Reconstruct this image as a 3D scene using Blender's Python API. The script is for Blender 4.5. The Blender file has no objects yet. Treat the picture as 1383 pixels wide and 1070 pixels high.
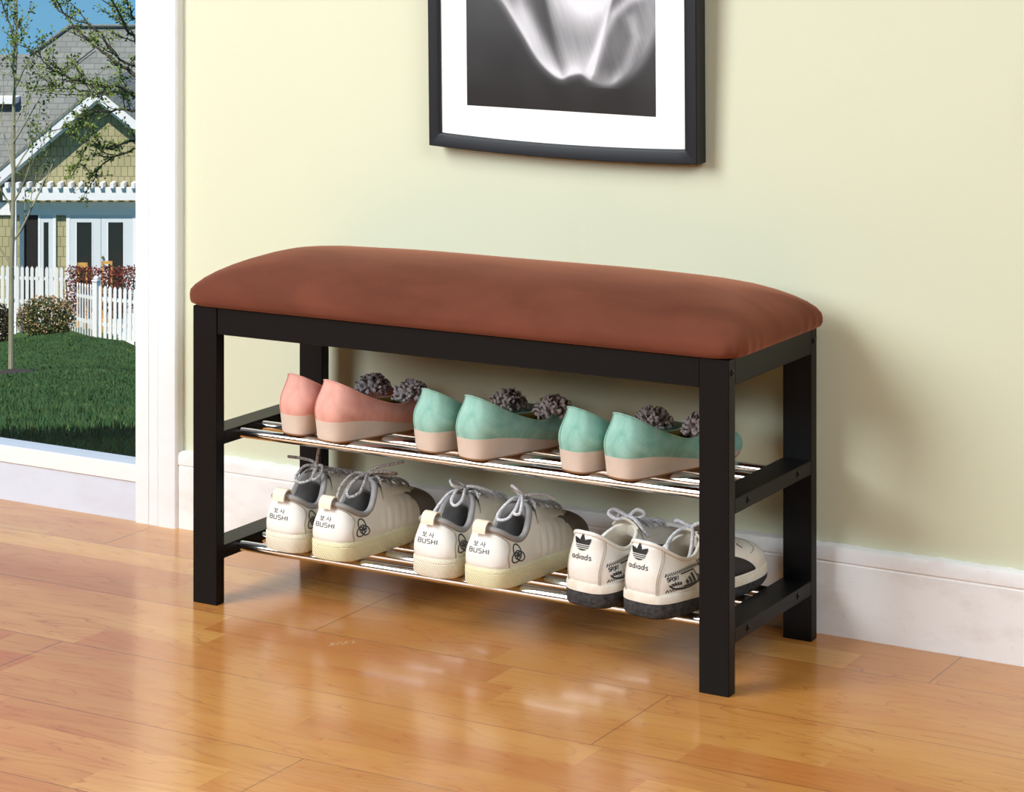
import bpy, math, random
from mathutils import Vector, Matrix, noise
from mathutils.bvhtree import BVHTree

sc = bpy.context.scene
col = sc.collection
PI = math.pi
rnd = random.Random(7)

# ------------------------------------------------------------------ camera
CAM = Vector((2.0106, -2.6227, 0.9435)); YAW = 0.5223
FPX = 3251.9; HOR = -123.62                     # focal length and horizon in pixels of the 1383x1070 frame
FW = Vector((-math.sin(YAW), math.cos(YAW), 0)); RT = Vector((math.cos(YAW), math.sin(YAW), 0))
cd = bpy.data.cameras.new('camera'); cam = bpy.data.objects.new('camera', cd); col.objects.link(cam)
cam.location = CAM; cam.rotation_euler = (PI / 2, 0, YAW)
cd.sensor_width = 36; cd.lens = FPX / 1383 * 36; cd.shift_y = -(535 - HOR) / 1383
cd.clip_start = 0.05; cd.clip_end = 500
sc.camera = cam

# ------------------------------------------------------------------ view, world, lights
vs = sc.view_settings
sc.display_settings.display_device = 'sRGB'
sc.cycles.caustics_reflective = False; sc.cycles.caustics_refractive = False
vs.view_transform = 'Standard'; vs.look = 'None'; vs.gamma = 1; vs.exposure = 0.0; vs.use_curve_mapping = False

def lin(*c):
    return tuple(((v / 255) / 12.92 if v / 255 <= 0.04045 else ((v / 255 + 0.055) / 1.055) ** 2.4) for v in c) + (1,)

w = bpy.data.worlds.new('sky'); sc.world = w; w.use_nodes = True
nt = w.node_tree; bgn = nt.nodes['Background']
tc = nt.nodes.new('ShaderNodeTexCoord'); sp = nt.nodes.new('ShaderNodeSeparateXYZ'); rp = nt.nodes.new('ShaderNodeValToRGB')
nt.links.new(tc.outputs['Generated'], sp.inputs[0])
mr = nt.nodes.new('ShaderNodeMapRange'); mr.inputs['From Min'].default_value = -0.12; mr.inputs['From Max'].default_value = 0.5
nt.links.new(sp.outputs['Z'], mr.inputs['Value']); nt.links.new(mr.outputs[0], rp.inputs[0]); nt.links.new(rp.outputs[0], bgn.inputs[0])
rp.color_ramp.elements[0].color = lin(128, 190, 226); rp.color_ramp.elements[0].position = 0.0
rp.color_ramp.elements[1].color = lin(60, 135, 205); rp.color_ramp.elements[1].position = 0.75
bgn.inputs[1].default_value = 0.9

def sun(name, d, power, ang, color=(1, 1, 1)):
    l = bpy.data.lights.new(name, 'SUN'); l.energy = power; l.angle = ang; l.color = color
    o = bpy.data.objects.new(name, l); col.objects.link(o); o.rotation_euler = Vector(d).to_track_quat('-Z', 'Y').to_euler(); return o
sun('sun', FW * 0.66 + RT * 0.36 - Vector((0, 0, 1.0)), 5.6, 0.01, (1, 0.96, 0.88))

def area(name, loc, target, sx, sy, power, color=(1, 1, 1)):
    l = bpy.data.lights.new(name, 'AREA'); l.shape = 'RECTANGLE'; l.size = sx; l.size_y = sy; l.energy = power; l.color = color
    o = bpy.data.objects.new(name, l); col.objects.link(o); o.location = loc
    o.rotation_euler = (Vector(target) - Vector(loc)).to_track_quat('-Z', 'Y').to_euler(); return o
area('softbox_key', (-1.00, -2.50, 1.72), (0.45, 0.1, 0.15), 1.7, 1.5, 110, (0.87, 0.945, 1.0))
lf_ = area('floor_fill', (-0.75, -1.55, 2.30), (-0.15, -0.25, 0.0), 0.7, 0.7, 5, (0.93, 0.985, 0.95)); lf_.data.spread = math.radians(75)  # added narrow lamp, brightens the left floor in place of window daylight
area('softbox_fill', (2.35, -1.5, 1.75), (1.15, 0.3, 0.05), 1.2, 1.0, 34, (0.87, 0.945, 1.0))

# ------------------------------------------------------------------ materials
class NT:
    """short-hand for building node trees"""
    def __init__(s, name):
        s.m = bpy.data.materials.new(name); s.m.use_nodes = True; s.t = s.m.node_tree
        s.p = s.t.nodes['Principled BSDF']
    def n(s, kind, **kw):
        nd = s.t.nodes.new('ShaderNode' + kind)
        for k, v in kw.items():
            setattr(nd, k, v)
        return nd
    def put(s, sock, v):
        if hasattr(v, 'links') or isinstance(v, bpy.types.NodeSocket):
            s.t.links.new(v, sock)
        else:
            sock.default_value = v
    def math(s, op, a, b=None, c=None):
        nd = s.n('Math', operation=op)
        s.put(nd.inputs[0], a)
        if b is not None: s.put(nd.inputs[1], b)
        if c is not None: s.put(nd.inputs[2], c)
        return nd.outputs[0]
    def coord(s, kind='Object'):
        return s.n('TexCoord').outputs[kind]
    def mapping(s, v, scale=(1, 1, 1), loc=(0, 0, 0), rot=(0, 0, 0)):
        nd = s.n('Mapping'); s.put(nd.inputs[0], v)
        nd.inputs['Scale'].default_value = scale; nd.inputs['Location'].default_value = loc; nd.inputs['Rotation'].default_value = rot
        return nd.outputs[0]
    def noise(s, v, scale, detail=3, rough=0.5, dist=0.0):
        nd = s.n('TexNoise'); s.put(nd.inputs['Vector'], v); nd.inputs['Scale'].default_value = scale
        nd.inputs['Detail'].default_value = detail; nd.inputs['Roughness'].default_value = rough; nd.inputs['Distortion'].default_value = dist
        return nd.outputs['Fac']
    def ramp(s, f, stops):
        nd = s.n('ValToRGB'); s.put(nd.inputs[0], f); cr = nd.color_ramp
        while len(cr.elements) < len(stops): cr.elements.new(0.5)
        for e, (p, c) in zip(cr.elements, stops):
            e.position = p; e.color = c
        return nd.outputs[0]
    def mix(s, f, a, b, mode='MIX'):
        nd = s.n('Mix', data_type='RGBA', blend_type=mode)
        s.put(nd.inputs[0], f); s.put(nd.inputs[6], a); s.put(nd.inputs[7], b)
        return nd.outputs[2]
    def bump(s, h, strength=0.3, dist=0.001):
        nd = s.n('Bump'); nd.inputs['Strength'].default_value = strength; nd.inputs['Distance'].default_value = dist
        s.put(nd.inputs['Height'], h); s.t.links.new(nd.outputs[0], s.p.inputs['Normal'])
    def base(s, v): s.put(s.p.inputs['Base Color'], v)
    def rough(s, v): s.put(s.p.inputs['Roughness'], v)

def mat(name, c, rough=0.6, metal=0.0, var=0.0, vscale=20, bump=0.0, bscale=300, bdist=0.0006, c2=None, spec=None, sheen=0.0):
    k = NT(name); co = k.coord()
    c = c if len(c) == 4 else lin(*c)
    if c2 is not None or var:
        c2 = lin(*c2) if c2 is not None else tuple(x * (1 - var) for x in c[:3]) + (1,)
        f = k.ramp(k.noise(co, vscale, 4, 0.6), [(0.35, (0, 0, 0, 1)), (0.68, (1, 1, 1, 1))])
        k.base(k.mix(f, c, c2))
    else:
        k.base(c)
    k.rough(rough); k.p.inputs['Metallic'].default_value = metal
    if spec is not None: k.p.inputs['Specular IOR Level'].default_value = spec
    if sheen:
        k.p.inputs['Sheen Weight'].default_value = sheen; k.p.inputs['Sheen Roughness'].default_value = 0.4
    if bump: k.bump(k.noise(co, bscale, 3), bump, bdist)
    return k.m

def floor_material():
    k = NT('maple_laminate'); co = k.coord()
    sep = k.n('SeparateXYZ'); k.put(sep.inputs[0], co)
    x, y = sep.outputs[0], sep.outputs[1]
    SH = 0.066
    ys = k.math('ADD', y, 10.0 * 0.198 + 0.0275)                 # board seams at y = -0.0275, -0.2255, ...
    row = k.math('FLOOR', k.math('DIVIDE', ys, SH)); fr = k.math('FRACT', k.math('DIVIDE', ys, SH))
    brow = k.math('FLOOR', k.math('DIVIDE', ys, 0.198)); bfr = k.math('FRACT', k.math('DIVIDE', ys, 0.198))
    def wn(dim, v, out='Value'):
        nd = k.n('TexWhiteNoise', noise_dimensions=dim)
        k.put(nd.inputs['W' if dim == '1D' else 'Vector'], v); return nd.outputs[out]
    def comb(a, b, c=0.0):
        nd = k.n('CombineXYZ'); k.put(nd.inputs[0], a); k.put(nd.inputs[1], b); k.put(nd.inputs[2], c); return nd.outputs[0]
    LEN = 0.43
    xo = k.math('DIVIDE', k.math('ADD', x, k.math('MULTIPLY', wn('1D', k.math('ADD', row, 3.37)), 5.0)), LEN)
    colx = k.math('FLOOR', xo); cfr = k.math('FRACT', xo)
    rv = wn('3D', comb(row, colx, 1.7)); rv2 = wn('3D', comb(colx, row, 8.3))
    # board ends: brow -1 has its end at x = 0.732
    bx = k.math('DIVIDE', k.math('ADD', k.math('SUBTRACT', x, 0.732), k.math('MULTIPLY', k.math('SUBTRACT', brow, 9.0), 0.515)), 1.285)
    befr = k.math('FRACT', bx)
    # grain
    gx = comb(k.math('ADD', k.math('MULTIPLY', x, 2.2), k.math('MULTIPLY', rv, 37.0)), k.math('ADD', k.math('MULTIPLY', y, 15.0), k.math('MULTIPLY', rv2, 23.0)))
    n1 = k.noise(gx, 1.0, 3, 0.5, 0.6)
    rings = k.math('FRACT', k.math('MULTIPLY', n1, 12.0))
    line = k.ramp(rings, [(0.0, (1, 1, 1, 1)), (0.07, (0.35, 0.35, 0.35, 1)), (0.35, (0, 0, 0, 1)), (1.0, (0.10, 0.10, 0.10, 1))])
    fine = k.noise(comb(k.math('MULTIPLY', x, 14.0), k.math('MULTIPLY', y, 260.0)), 1.0, 3, 0.6)
    tone = k.ramp(rv, [(0.0, lin(190, 130, 66)), (0.25, lin(204, 147, 76)), (0.6, lin(215, 160, 88)), (0.85, lin(198, 138, 72)), (1.0, lin(182, 114, 56))])
    broad = k.noise(comb(k.math('MULTIPLY', x, 1.7), k.math('ADD', k.math('MULTIPLY', y, 9.0), k.math('MULTIPLY', rv, 11.0))), 1.0, 2)
    c1 = k.mix(k.ramp(broad, [(0.35, (0, 0, 0, 1)), (0.75, (0.75, 0.75, 0.75, 1))]), tone, lin(188, 114, 52))
    c2 = k.mix(k.math('MULTIPLY', line, 0.62), c1, lin(158, 84, 36))
    c3 = k.mix(k.math('MULTIPLY', k.ramp(fine, [(0.45, (0, 0, 0, 1)), (0.8, (1, 1, 1, 1))]), 0.25), c2, lin(176, 100, 46))
    # joints
    s1 = k.math('LESS_THAN', k.math('MINIMUM', fr, k.math('SUBTRACT', 1.0, fr)), 0.006)
    s2 = k.math('LESS_THAN', cfr, 0.0018)
    s3 = k.math('LESS_THAN', bfr, 0.0065); s4 = k.math('LESS_THAN', befr, 0.0011)
    thin = k.math('MULTIPLY', k.math('MAXIMUM', s1, s2), 0.16); deep = k.math('MULTIPLY', k.math('MAXIMUM', s3, s4), 0.8)
    c4 = k.mix(thin, c3, lin(150, 84, 40)); c5 = k.mix(deep, c4, lin(96, 56, 30))
    # a few pale scuffs
    sn = k.noise(co, 5.0, 2); sf = k.noise(co, 260, 2)
    sc_ = k.math('MULTIPLY', k.math('GREATER_THAN', sn, 0.74), k.math('GREATER_THAN', sf, 0.56))
    k.base(k.mix(k.math('MULTIPLY', sc_, 0.45), c5, lin(246, 226, 190)))
    k.rough(k.math('ADD', 0.19, k.math('MULTIPLY', k.noise(co, 30, 2), 0.06)))
    k.p.inputs['Coat Weight'].default_value = 0.12; k.p.inputs['Coat Roughness'].default_value = 0.07
    wob = k.math('ADD', k.math('MULTIPLY', k.noise(co, 16, 2), 0.5), k.math('MULTIPLY', deep, -0.6))
    k.bump(wob, 0.06, 0.002)
    return k.m

def wall_material():
    k = NT('sage_wall_paint'); co = k.coord()
    big = k.noise(co, 2.2, 3); st = k.noise(k.mapping(co, (14, 14, 1.6)), 1.0, 3)
    c = k.mix(k.ramp(big, [(0.3, (0, 0, 0, 1)), (0.75, (1, 1, 1, 1))]), lin(214, 214, 186), lin(209, 211, 185))
    c = k.mix(k.math('MULTIPLY', k.ramp(st, [(0.62, (0, 0, 0, 1)), (0.8, (1, 1, 1, 1))]), 0.25), c, lin(204, 196, 158))
    k.base(c); k.rough(0.62); k.bump(k.noise(co, 130, 3), 0.12, 0.0012)
    return k.m

def old_paint(name, c, dirt, amount=0.5, scale=9):
    k = NT(name); co = k.coord()
    n1 = k.noise(k.mapping(co, (1, 1, 2.2)), scale, 6, 0.65); n2 = k.noise(co, 60, 4, 0.7)
    a = k.math('MULTIPLY', k.ramp(n1, [(0.48, (0, 0, 0, 1)), (0.72, (1, 1, 1, 1))]), amount)
    b = k.math('MULTIPLY', k.ramp(n2, [(0.62, (0, 0, 0, 1)), (0.74, (1, 1, 1, 1))]), amount * 0.7)
    k.base(k.mix(k.math('MAXIMUM', a, b), lin(*c), lin(*dirt)))
    k.rough(0.5); k.bump(k.noise(co, 45, 5, 0.6), 0.3, 0.0015)
    return k.m

def suede(name, c, dark, scale=28, lightc=None):
    k = NT(name); co = k.coord()
    n1 = k.noise(co, scale, 4, 0.6, 0.8); n2 = k.noise(co, scale * 4, 3, 0.6)
    f = k.math('ADD', k.math('MULTIPLY', k.ramp(n1, [(0.35, (0, 0, 0, 1)), (0.7, (1, 1, 1, 1))]), 0.75), k.math('MULTIPLY', n2, 0.25))
    cc = k.mix(f, lin(*c), lin(*dark))
    k.base(cc); k.rough(0.85); k.p.inputs['Specular IOR Level'].default_value = 0.2
    k.p.inputs['Sheen Weight'].default_value = 0.25; k.p.inputs['Sheen Roughness'].default_value = 0.4
    if lightc: k.p.inputs['Sheen Tint'].default_value = lin(*lightc)
    k.bump(k.noise(co, 900, 2), 0.15, 0.0005)
    return k.m

def cushion_material():
    k = NT('brown_microsuede'); co = k.coord()
    n1 = k.noise(k.mapping(co, (1.0, 2.2, 2.2)), 6, 4, 0.55, 0.6); n2 = k.noise(co, 40, 4, 0.6)
    f = k.math('ADD', k.math('MULTIPLY', k.ramp(n1, [(0.35, (0, 0, 0, 1)), (0.72, (1, 1, 1, 1))]), 0.75), k.math('MULTIPLY', n2, 0.25))
    k.base(k.mix(f, lin(114, 63, 46), lin(86, 46, 33))); k.rough(0.9); k.p.inputs['Specular IOR Level'].default_value = 0.15
    k.p.inputs['Sheen Weight'].default_value = 0.6; k.p.inputs['Sheen Roughness'].default_value = 0.35; k.p.inputs['Sheen Tint'].default_value = lin(220, 150, 120)
    k.bump(k.noise(co, 1200, 2), 0.12, 0.0004)
    return k.m

def sole_material(name, c, c2):
    k = NT(name); co = k.coord()
    w1 = k.n('TexWave', wave_type='BANDS', bands_direction='DIAGONAL'); k.put(w1.inputs[0], co); w1.inputs['Scale'].default_value = 150
    k.base(k.mix(k.noise(co, 25, 4, 0.6), lin(*c), lin(*c2))); k.rough(0.6)
    k.bump(w1.outputs['Fac'], 0.55, 0.0012)
    return k.m

def twist_material(name, c, d):
    k = NT(name); co = k.coord()
    k.base(k.mix(k.ramp(k.noise(co, 420, 2, 0.7), [(0.4, (0, 0, 0, 1)), (0.62, (1, 1, 1, 1))]), lin(*c), lin(*d))); k.rough(0.85)
    k.bump(k.noise(co, 700, 2), 0.4, 0.0008)
    return k.m

def glass_material():
    k = NT('window_glass'); t = k.n('BsdfTransparent'); g = k.n('BsdfGlossy'); g.inputs['Roughness'].default_value = 0.0
    mx = k.n('MixShader'); mx.inputs[0].default_value = 0.015
    k.t.links.new(t.outputs[0], mx.inputs[1]); k.t.links.new(g.outputs[0], mx.inputs[2])
    k.t.links.new(mx.outputs[0], k.t.nodes['Material Output'].inputs[0])
    return k.m

def leafy(name, stops, scale=3.0):
    k = NT(name); co = k.coord()
    k.base(k.ramp(k.noise(co, scale, 3, 0.7), stops)); k.rough(0.75); k.p.inputs['Specular IOR Level'].default_value = 0.2
    return k.m

def lawn_material():
    k = NT('grass_lawn'); co = k.coord()
    n1 = k.noise(co, 0.7, 4, 0.6); n2 = k.noise(k.mapping(co, (40, 40, 9)), 1.0, 5, 0.8)
    c = k.mix(n1, lin(30, 66, 40), lin(46, 82, 44))
    c = k.mix(k.ramp(n2, [(0.4, (0, 0, 0, 1)), (0.66, (0.75, 0.75, 0.75, 1))]), c, lin(104, 136, 62))
    k.base(c); k.rough(0.9); k.p.inputs['Specular IOR Level'].default_value = 0.1
    k.bump(n2, 0.8, 0.05)
    return k.m

def courses(name, c, c2, mort, bw, rh, ms, bumpd=0.01):
    """shingles: staggered rows laid over the local x-y of the mesh"""
    k = NT(name); b = k.n('TexBrick'); k.put(b.inputs[0], k.coord('UV'))
    b.inputs['Color1'].default_value = lin(*c); b.inputs['Color2'].default_value = lin(*c2); b.inputs['Mortar'].default_value = lin(*mort)
    b.inputs['Scale'].default_value = 1; b.inputs['Brick Width'].default_value = bw; b.inputs['Row Height'].default_value = rh; b.inputs['Mortar Size'].default_value = ms
    k.base(b.outputs['Color']); k.rough(0.85)
    return k.m

M = {}
M['floor'] = floor_material(); M['wall'] = wall_material()
M['baseboard'] = old_paint('worn_baseboard_paint', (242, 242, 242), (200, 188, 168), 0.40)
M['casing'] = old_paint('white_casing_paint', (238, 240, 242), (214, 214, 214), 0.25)
M['panel'] = old_paint('dusty_panel_paint', (214, 220, 234), (200, 198, 204), 0.35, 12)
M['white'] = mat('white_gloss_paint', (240, 240, 240), 0.4)
M['ceiling'] = mat('ceiling_paint', (170, 170, 170), 0.8); M['grey_wall'] = mat('grey_wall_paint', (120, 120, 122), 0.8)
M['black_wood'] = mat('black_lacquered_wood', (6, 5, 6), 0.42, var=0.25, vscale=12, bump=0.06, bscale=90, spec=0.22)
M['chrome'] = mat('chrome_tube', (225, 224, 222), 0.13, 1.0)
M['screw'] = mat('dark_screw', (30, 27, 24), 0.3, 0.8)
M['cushion'] = cushion_material()
M['glass'] = glass_material()

# ------------------------------------------------------------------ mesh helpers
class MB:
    def __init__(s): s.v = []; s.f = []; s.uv = None
    def add(s, vs_, fs):
        b = len(s.v); s.v += [Vector(p) for p in vs_]; s.f += [tuple(i + b for i in f) for f in fs]; return s
    def box(s, x0, x1, y0, y1, z0, z1, bev=0.0):
        if bev <= 0:
            return s.add([(x0, y0, z0), (x1, y0, z0), (x1, y1, z0), (x0, y1, z0), (x0, y0, z1), (x1, y0, z1), (x1, y1, z1), (x0, y1, z1)],
                         [(0, 3, 2, 1), (4, 5, 6, 7), (0, 1, 5, 4), (1, 2, 6, 5), (2, 3, 7, 6), (3, 0, 4, 7)])
        # chamfered box: 24 corner vertices
        X = (x0, x1); Y = (y0, y1); Z = (z0, z1); vs_ = []; idx = {}
        for i in (0, 1):
            for j in (0, 1):
                for l in (0, 1):
                    sx, sy, sz = (1 - 2 * i), (1 - 2 * j), (1 - 2 * l)
                    for a in range(3):
                        p = [X[i] + sx * bev, Y[j] + sy * bev, Z[l] + sz * bev]
                        p[a] = (X[i], Y[j], Z[l])[a]
                        idx[(i, j, l, a)] = len(vs_); vs_.append(p)
        fs = []
        def q(*k): fs.append(tuple(idx[t] for t in k))
        for a in range(3):
            b, c = (a + 1) % 3, (a + 2) % 3
            for e in (0, 1):
                def key(p, r, ax=a):
                    t = [0, 0, 0]; t[a] = e; t[b] = p; t[c] = r; return (*t, ax)
                r4 = [key(0, 0), key(1, 0), key(1, 1), key(0, 1)]
                q(*(r4 if e else r4[::-1]))
            for p in (0, 1):
                for r in (0, 1):
                    def kk(e, ax):
                        t = [0, 0, 0]; t[a] = e; t[b] = p; t[c] = r; return (*t, ax)
                    f4 = [kk(0, b), kk(1, b), kk(1, c), kk(0, c)]
                    q(*(f4 if (p == r) else f4[::-1]))
        for i in (0, 1):
            for j in (0, 1):
                for l in (0, 1):
                    t = [(i, j, l, 0), (i, j, l, 1), (i, j, l, 2)]
                    q(*(t if (i + j + l) % 2 else t[::-1]))
        return s.add(vs_, fs)
    def grid(s, rows, closed=False, cap0=False, cap1=False):
        """rows of equal length; closed joins the ends of each row"""
        n = len(rows[0]); b = len(s.v)
        for r in rows: s.v += [Vector(p) for p in r]
        for i in range(len(rows) - 1):
            for j in range(n if closed else n - 1):
                j2 = (j + 1) % n
                s.f.append((b + i * n + j, b + i * n + j2, b + (i + 1) * n + j2, b + (i + 1) * n + j))
        if cap0: s.f.append(tuple(b + j for j in range(n))[::-1])
        if cap1: s.f.append(tuple(b + (len(rows) - 1) * n + j for j in range(n)))
        return s
    def tube(s, pts, r, n=8, cap=True, closed=False):
        pts = [Vector(p) for p in pts]; m = len(pts); rows = []
        up = Vector((0, 0, 1)); prev = None
        for i, p in enumerate(pts):
            if closed: t = pts[(i + 1) % m] - pts[i - 1]
            else: t = pts[min(i + 1, m - 1)] - pts[max(i - 1, 0)]
            if t.length < 1e-9: t = Vector((0, 0, 1))
            t.normalize()
            if prev is None:
                a = t.cross(up)
                if a.length < 0.1: a = t.cross(Vector((1, 0, 0)))
            else:
                a = prev - t * prev.dot(t)
                if a.length < 1e-6: a = t.cross(up)
            a.normalize(); prev = a; bb = t.cross(a)
            rr = r[i] if isinstance(r, (list, tuple)) else r
            rows.append([p + (a * math.cos(2 * PI * k / n) + bb * math.sin(2 * PI * k / n)) * rr for k in range(n)])
        if closed: rows.append(rows[0])
        return s.grid(rows, True, cap and not closed, cap and not closed)
    def band(s, pts, normals, width_dir, wd, th):
        """rectangular strap swept along pts"""
        rows = []
        for p, nn in zip(pts, normals):
            p = Vector(p); nn = Vector(nn).normalized(); w_ = Vector(width_dir)
            rows.append([p - w_ * wd / 2, p + w_ * wd / 2, p + w_ * wd / 2 + nn * th, p - w_ * wd / 2 + nn * th])
        return s.grid(rows, True, True, True)
    def ellipsoid(s, c, r, nu=16, nv=10):
        rows = []
        for j in range(nv + 1):
            a = PI * j / nv - PI / 2
            rows.append([(c[0] + r[0] * math.cos(a) * math.cos(2 * PI * i / nu), c[1] + r[1] * math.cos(a) * math.sin(2 * PI * i / nu), c[2] + r[2] * math.sin(a)) for i in range(nu)])
        return s.grid(rows, True)
    def xf(s, m):
        s.v = [m @ p for p in s.v]; return s
    def build(s, name, m, parent=None, smooth=True, angle=40, uvf=None):
        me = bpy.data.meshes.new(name); me.from_pydata([tuple(p) for p in s.v], [], s.f); me.validate()
        o = bpy.data.objects.new(name, me); col.objects.link(o)
        me.materials.append(M[m] if isinstance(m, str) else m)
        if smooth:
            me.polygons.foreach_set('use_smooth', [True] * len(me.polygons)); me.set_sharp_from_angle(angle=math.radians(angle))
        if uvf:
            ul = me.uv_layers.new(name='uv')
            for l in me.loops: ul.data[l.index].uv = uvf(me.vertices[l.vertex_index].co)
        if parent: o.parent = parent
        me.update(); return o

def tag(o, label=None, cat=None, group=None, kind=None):
    if label: o['label'] = label
    if cat: o['category'] = cat
    if group: o['group'] = group
    if kind: o['kind'] = kind
    return o
def empty(name, loc=(0, 0, 0), rz=0.0, label=None, cat=None, group=None):
    o = bpy.data.objects.new(name, None); col.objects.link(o); o.location = loc; o.rotation_euler = (0, 0, rz); o.empty_display_size = 0.05
    return tag(o, label, cat, group)
def cr(pts, n, closed=False):
    """Catmull-Rom through points, n samples per span"""
    P = [Vector(p) for p in pts]; m = len(P); out = []
    for i in range(m if closed else m - 1):
        p1, p2 = P[i], P[(i + 1) % m]
        p0 = P[i - 1] if (closed or i > 0) else p1 * 2 - p2
        p3 = P[(i + 2) % m] if (closed or i + 2 < m) else p2 * 2 - p1
        for k in range(n):
            t = k / n
            out.append(0.5 * ((2 * p1) + (p2 - p0) * t + (2 * p0 - 5 * p1 + 4 * p2 - p3) * t * t + (3 * p1 - p0 - 3 * p2 + p3) * t ** 3))
    if not closed: out.append(P[-1].copy())
    return out
def sm(x, a, b):
    t = max(0.0, min(1.0, (x - a) / (b - a))); return t * t * (3 - 2 * t)

# ------------------------------------------------------------------ the room shell
WM = Matrix.Translation((1.0686, 0.2902, 0)) @ Matrix.Rotation(-0.0076, 4, 'Z') @ Matrix.Translation((-1.0686, -0.2902, 0))
WY = 0.3022                                                     # wall surface in the wall's own frame
XL, XR, YF, ZC = -2.3, 3.3, -4.4, 2.6
def struct(name, mb, m, parent=None, wall=True, **kw):
    if wall: mb.xf(WM)
    o = mb.build(name, m, parent, **kw)
    if parent is None: o['kind'] = 'structure'
    return o
f = MB(); f.box(XL, XR, YF, 0.345, -0.06, 0.0)
struct('floor', f, 'floor', wall=False, smooth=False)
wb = MB()
wb.box(-0.30, XR, WY, WY + 0.12, 0, ZC); wb.box(XL, -1.62, WY, WY + 0.12, 0, ZC)
wb.box(-1.62, -0.30, WY, WY + 0.12, 0, 0.055); wb.box(-1.62, -0.30, WY, WY + 0.12, 2.08, ZC)
struct('wall_back', wb, 'wall', smooth=False)
struct('wall_left', MB().box(XL - 0.1, XL, YF, 0.44, 0, ZC), 'grey_wall', wall=False, smooth=False)
struct('wall_right', MB().box(XR, XR + 0.1, YF, 0.42, 0, ZC), 'grey_wall', wall=False, smooth=False)
struct('wall_front', MB().box(XL, XR, YF - 0.1, YF, 0, ZC), 'grey_wall', wall=False, smooth=False)
struct('ceiling', MB().box(XL - 0.1, XR + 0.1, YF - 0.1, 0.46, ZC, ZC + 0.08), 'ceiling', wall=False, smooth=False)

def baseboard(name, x0, x1, h):
    """moulded skirting with a chipped top edge, profile swept along x"""
    n = int((x1 - x0) / 0.006); rows = []
    for i in range(n + 1):
        x = x0 + (x1 - x0) * i / n
        j = noise.noise((x * 60, 3.1, 0)) * 0.0018 + noise.noise((x * 17, 1.1, 0)) * 0.0012
        k = noise.noise((x * 90, 7.1, 0)) * 0.0012
        t = h + j
        prof = [(0.2902, 0.0), (0.2902, h - 0.0235), (0.2912, h - 0.0222), (0.2912, h - 0.0205), (0.2892 + k * 0.4, h - 0.0192), (0.2890, h - 0.007),
                (0.2905 + k, t - 0.0015), (0.2940, t), (0.3030, t + 0.001 + k)]
        rows.append([(x, y, z) for y, z in prof])
    b = MB().grid(rows[::-1]); return struct(name, b, 'baseboard', angle=30)
baseboard('baseboard_back', -0.262, XR, 0.1165)

# door-style casing right of the window: two grooves
cas = MB(); prof = [(-0.3360, 0.300), (-0.3360, 0.2842), (-0.3115, 0.2842), (-0.3105, 0.2858), (-0.3095, 0.2842), (-0.2930, 0.2836), (-0.2922, 0.2848), (-0.2905, 0.2832),
                    (-0.2640, 0.2832), (-0.2600, 0.2845), (-0.2578, 0.2880), (-0.2570, 0.303)]
cas.grid([[(x, y, z) for x, y in prof] for z in (0.0, 0.3, 0.7, 1.2, 2.16)])
cas.grid([[(x, y, 2.16) for x, y in prof], [(x, 0.303, 2.16) for x, y in prof]])
struct('trim_1', cas, 'casing', angle=20)
struct('trim_2', MB().box(-1.62, -0.3362, 0.2902, WY - 0.0004, 0.0, 0.0605), 'panel', smooth=False)

# the window: fixed pane in a white frame, low sill
wf = MB(); wf.box(-1.62, -0.3362, 0.2990, 0.330, 2.00, 2.08); wf.box(-1.70, -1.56, 0.2872, 0.330, 0.0, 2.16)
win = struct('window_1', wf, 'white', smooth=False)
struct('window_sill', MB().box(-1.56, -0.3362, 0.2872, 0.330, 0.0605, 0.0875, 0.0012), 'white', win, smooth=False)
struct('window_jamb', MB().box(-0.3362, -0.300, 0.3005, 0.418, 0.055, 2.08), 'white', win, smooth=False)
struct('window_pane', MB().box(-1.56, -0.3362, 0.308, 0.312, 0.0875, 2.00), 'glass', win, smooth=False)

# ------------------------------------------------------------------ the bench
BW, BD, BH, LW, LT = 0.80, 0.2696, 0.4036, 0.0397, 0.018
bench = empty('shoe_bench', (BW / 2, BD / 2, 0), 0, 'black wooden shoe bench with brown padded seat and two chrome tube shelves against the wall', 'bench')
OB = Matrix.Translation((-BW / 2, -BD / 2, 0))
def bpart(name, mb, m, parent=bench, **kw):
    return mb.xf(OB).build(name, m, parent, **kw)
B_ = 0.0008
for x0 in (0, BW - LW):
    for y0 in (0, BD - LT):
        bpart('leg', MB().box(x0, x0 + LW, y0, y0 + LT, 0, BH, B_), 'black_wood', smooth=False)
bpart('front_apron', MB().box(LW, BW - LW, 0.0015, 0.0195, 0.3670, BH - 0.0004, B_), 'black_wood', smooth=False)
bpart('back_apron', MB().box(LW, BW - LW, BD - 0.0195, BD - 0.0015, 0.3670, BH - 0.0004, B_), 'black_wood', smooth=False)
def screw_at(x, y, z, s, parent):
    k = MB(); n = 18; prof = [(0.0041, 0.0), (0.0041, 0.0009), (0.0033, 0.0013), (0.0019, 0.0012), (0.0017, 0.0004), (0.0001, 0.0003)]
    k.grid([[(x + s * h, y + r * math.cos(2 * PI * i / n), z + r * math.sin(2 * PI * i / n)) for i in range(n)] for r, h in prof], True)
    bpart('screw', k, 'screw', parent)
ZU, ZL = 0.2245, 0.0695; TY = (0.0555, 0.1070, 0.1580, 0.2090); TR = 0.0069
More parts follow.
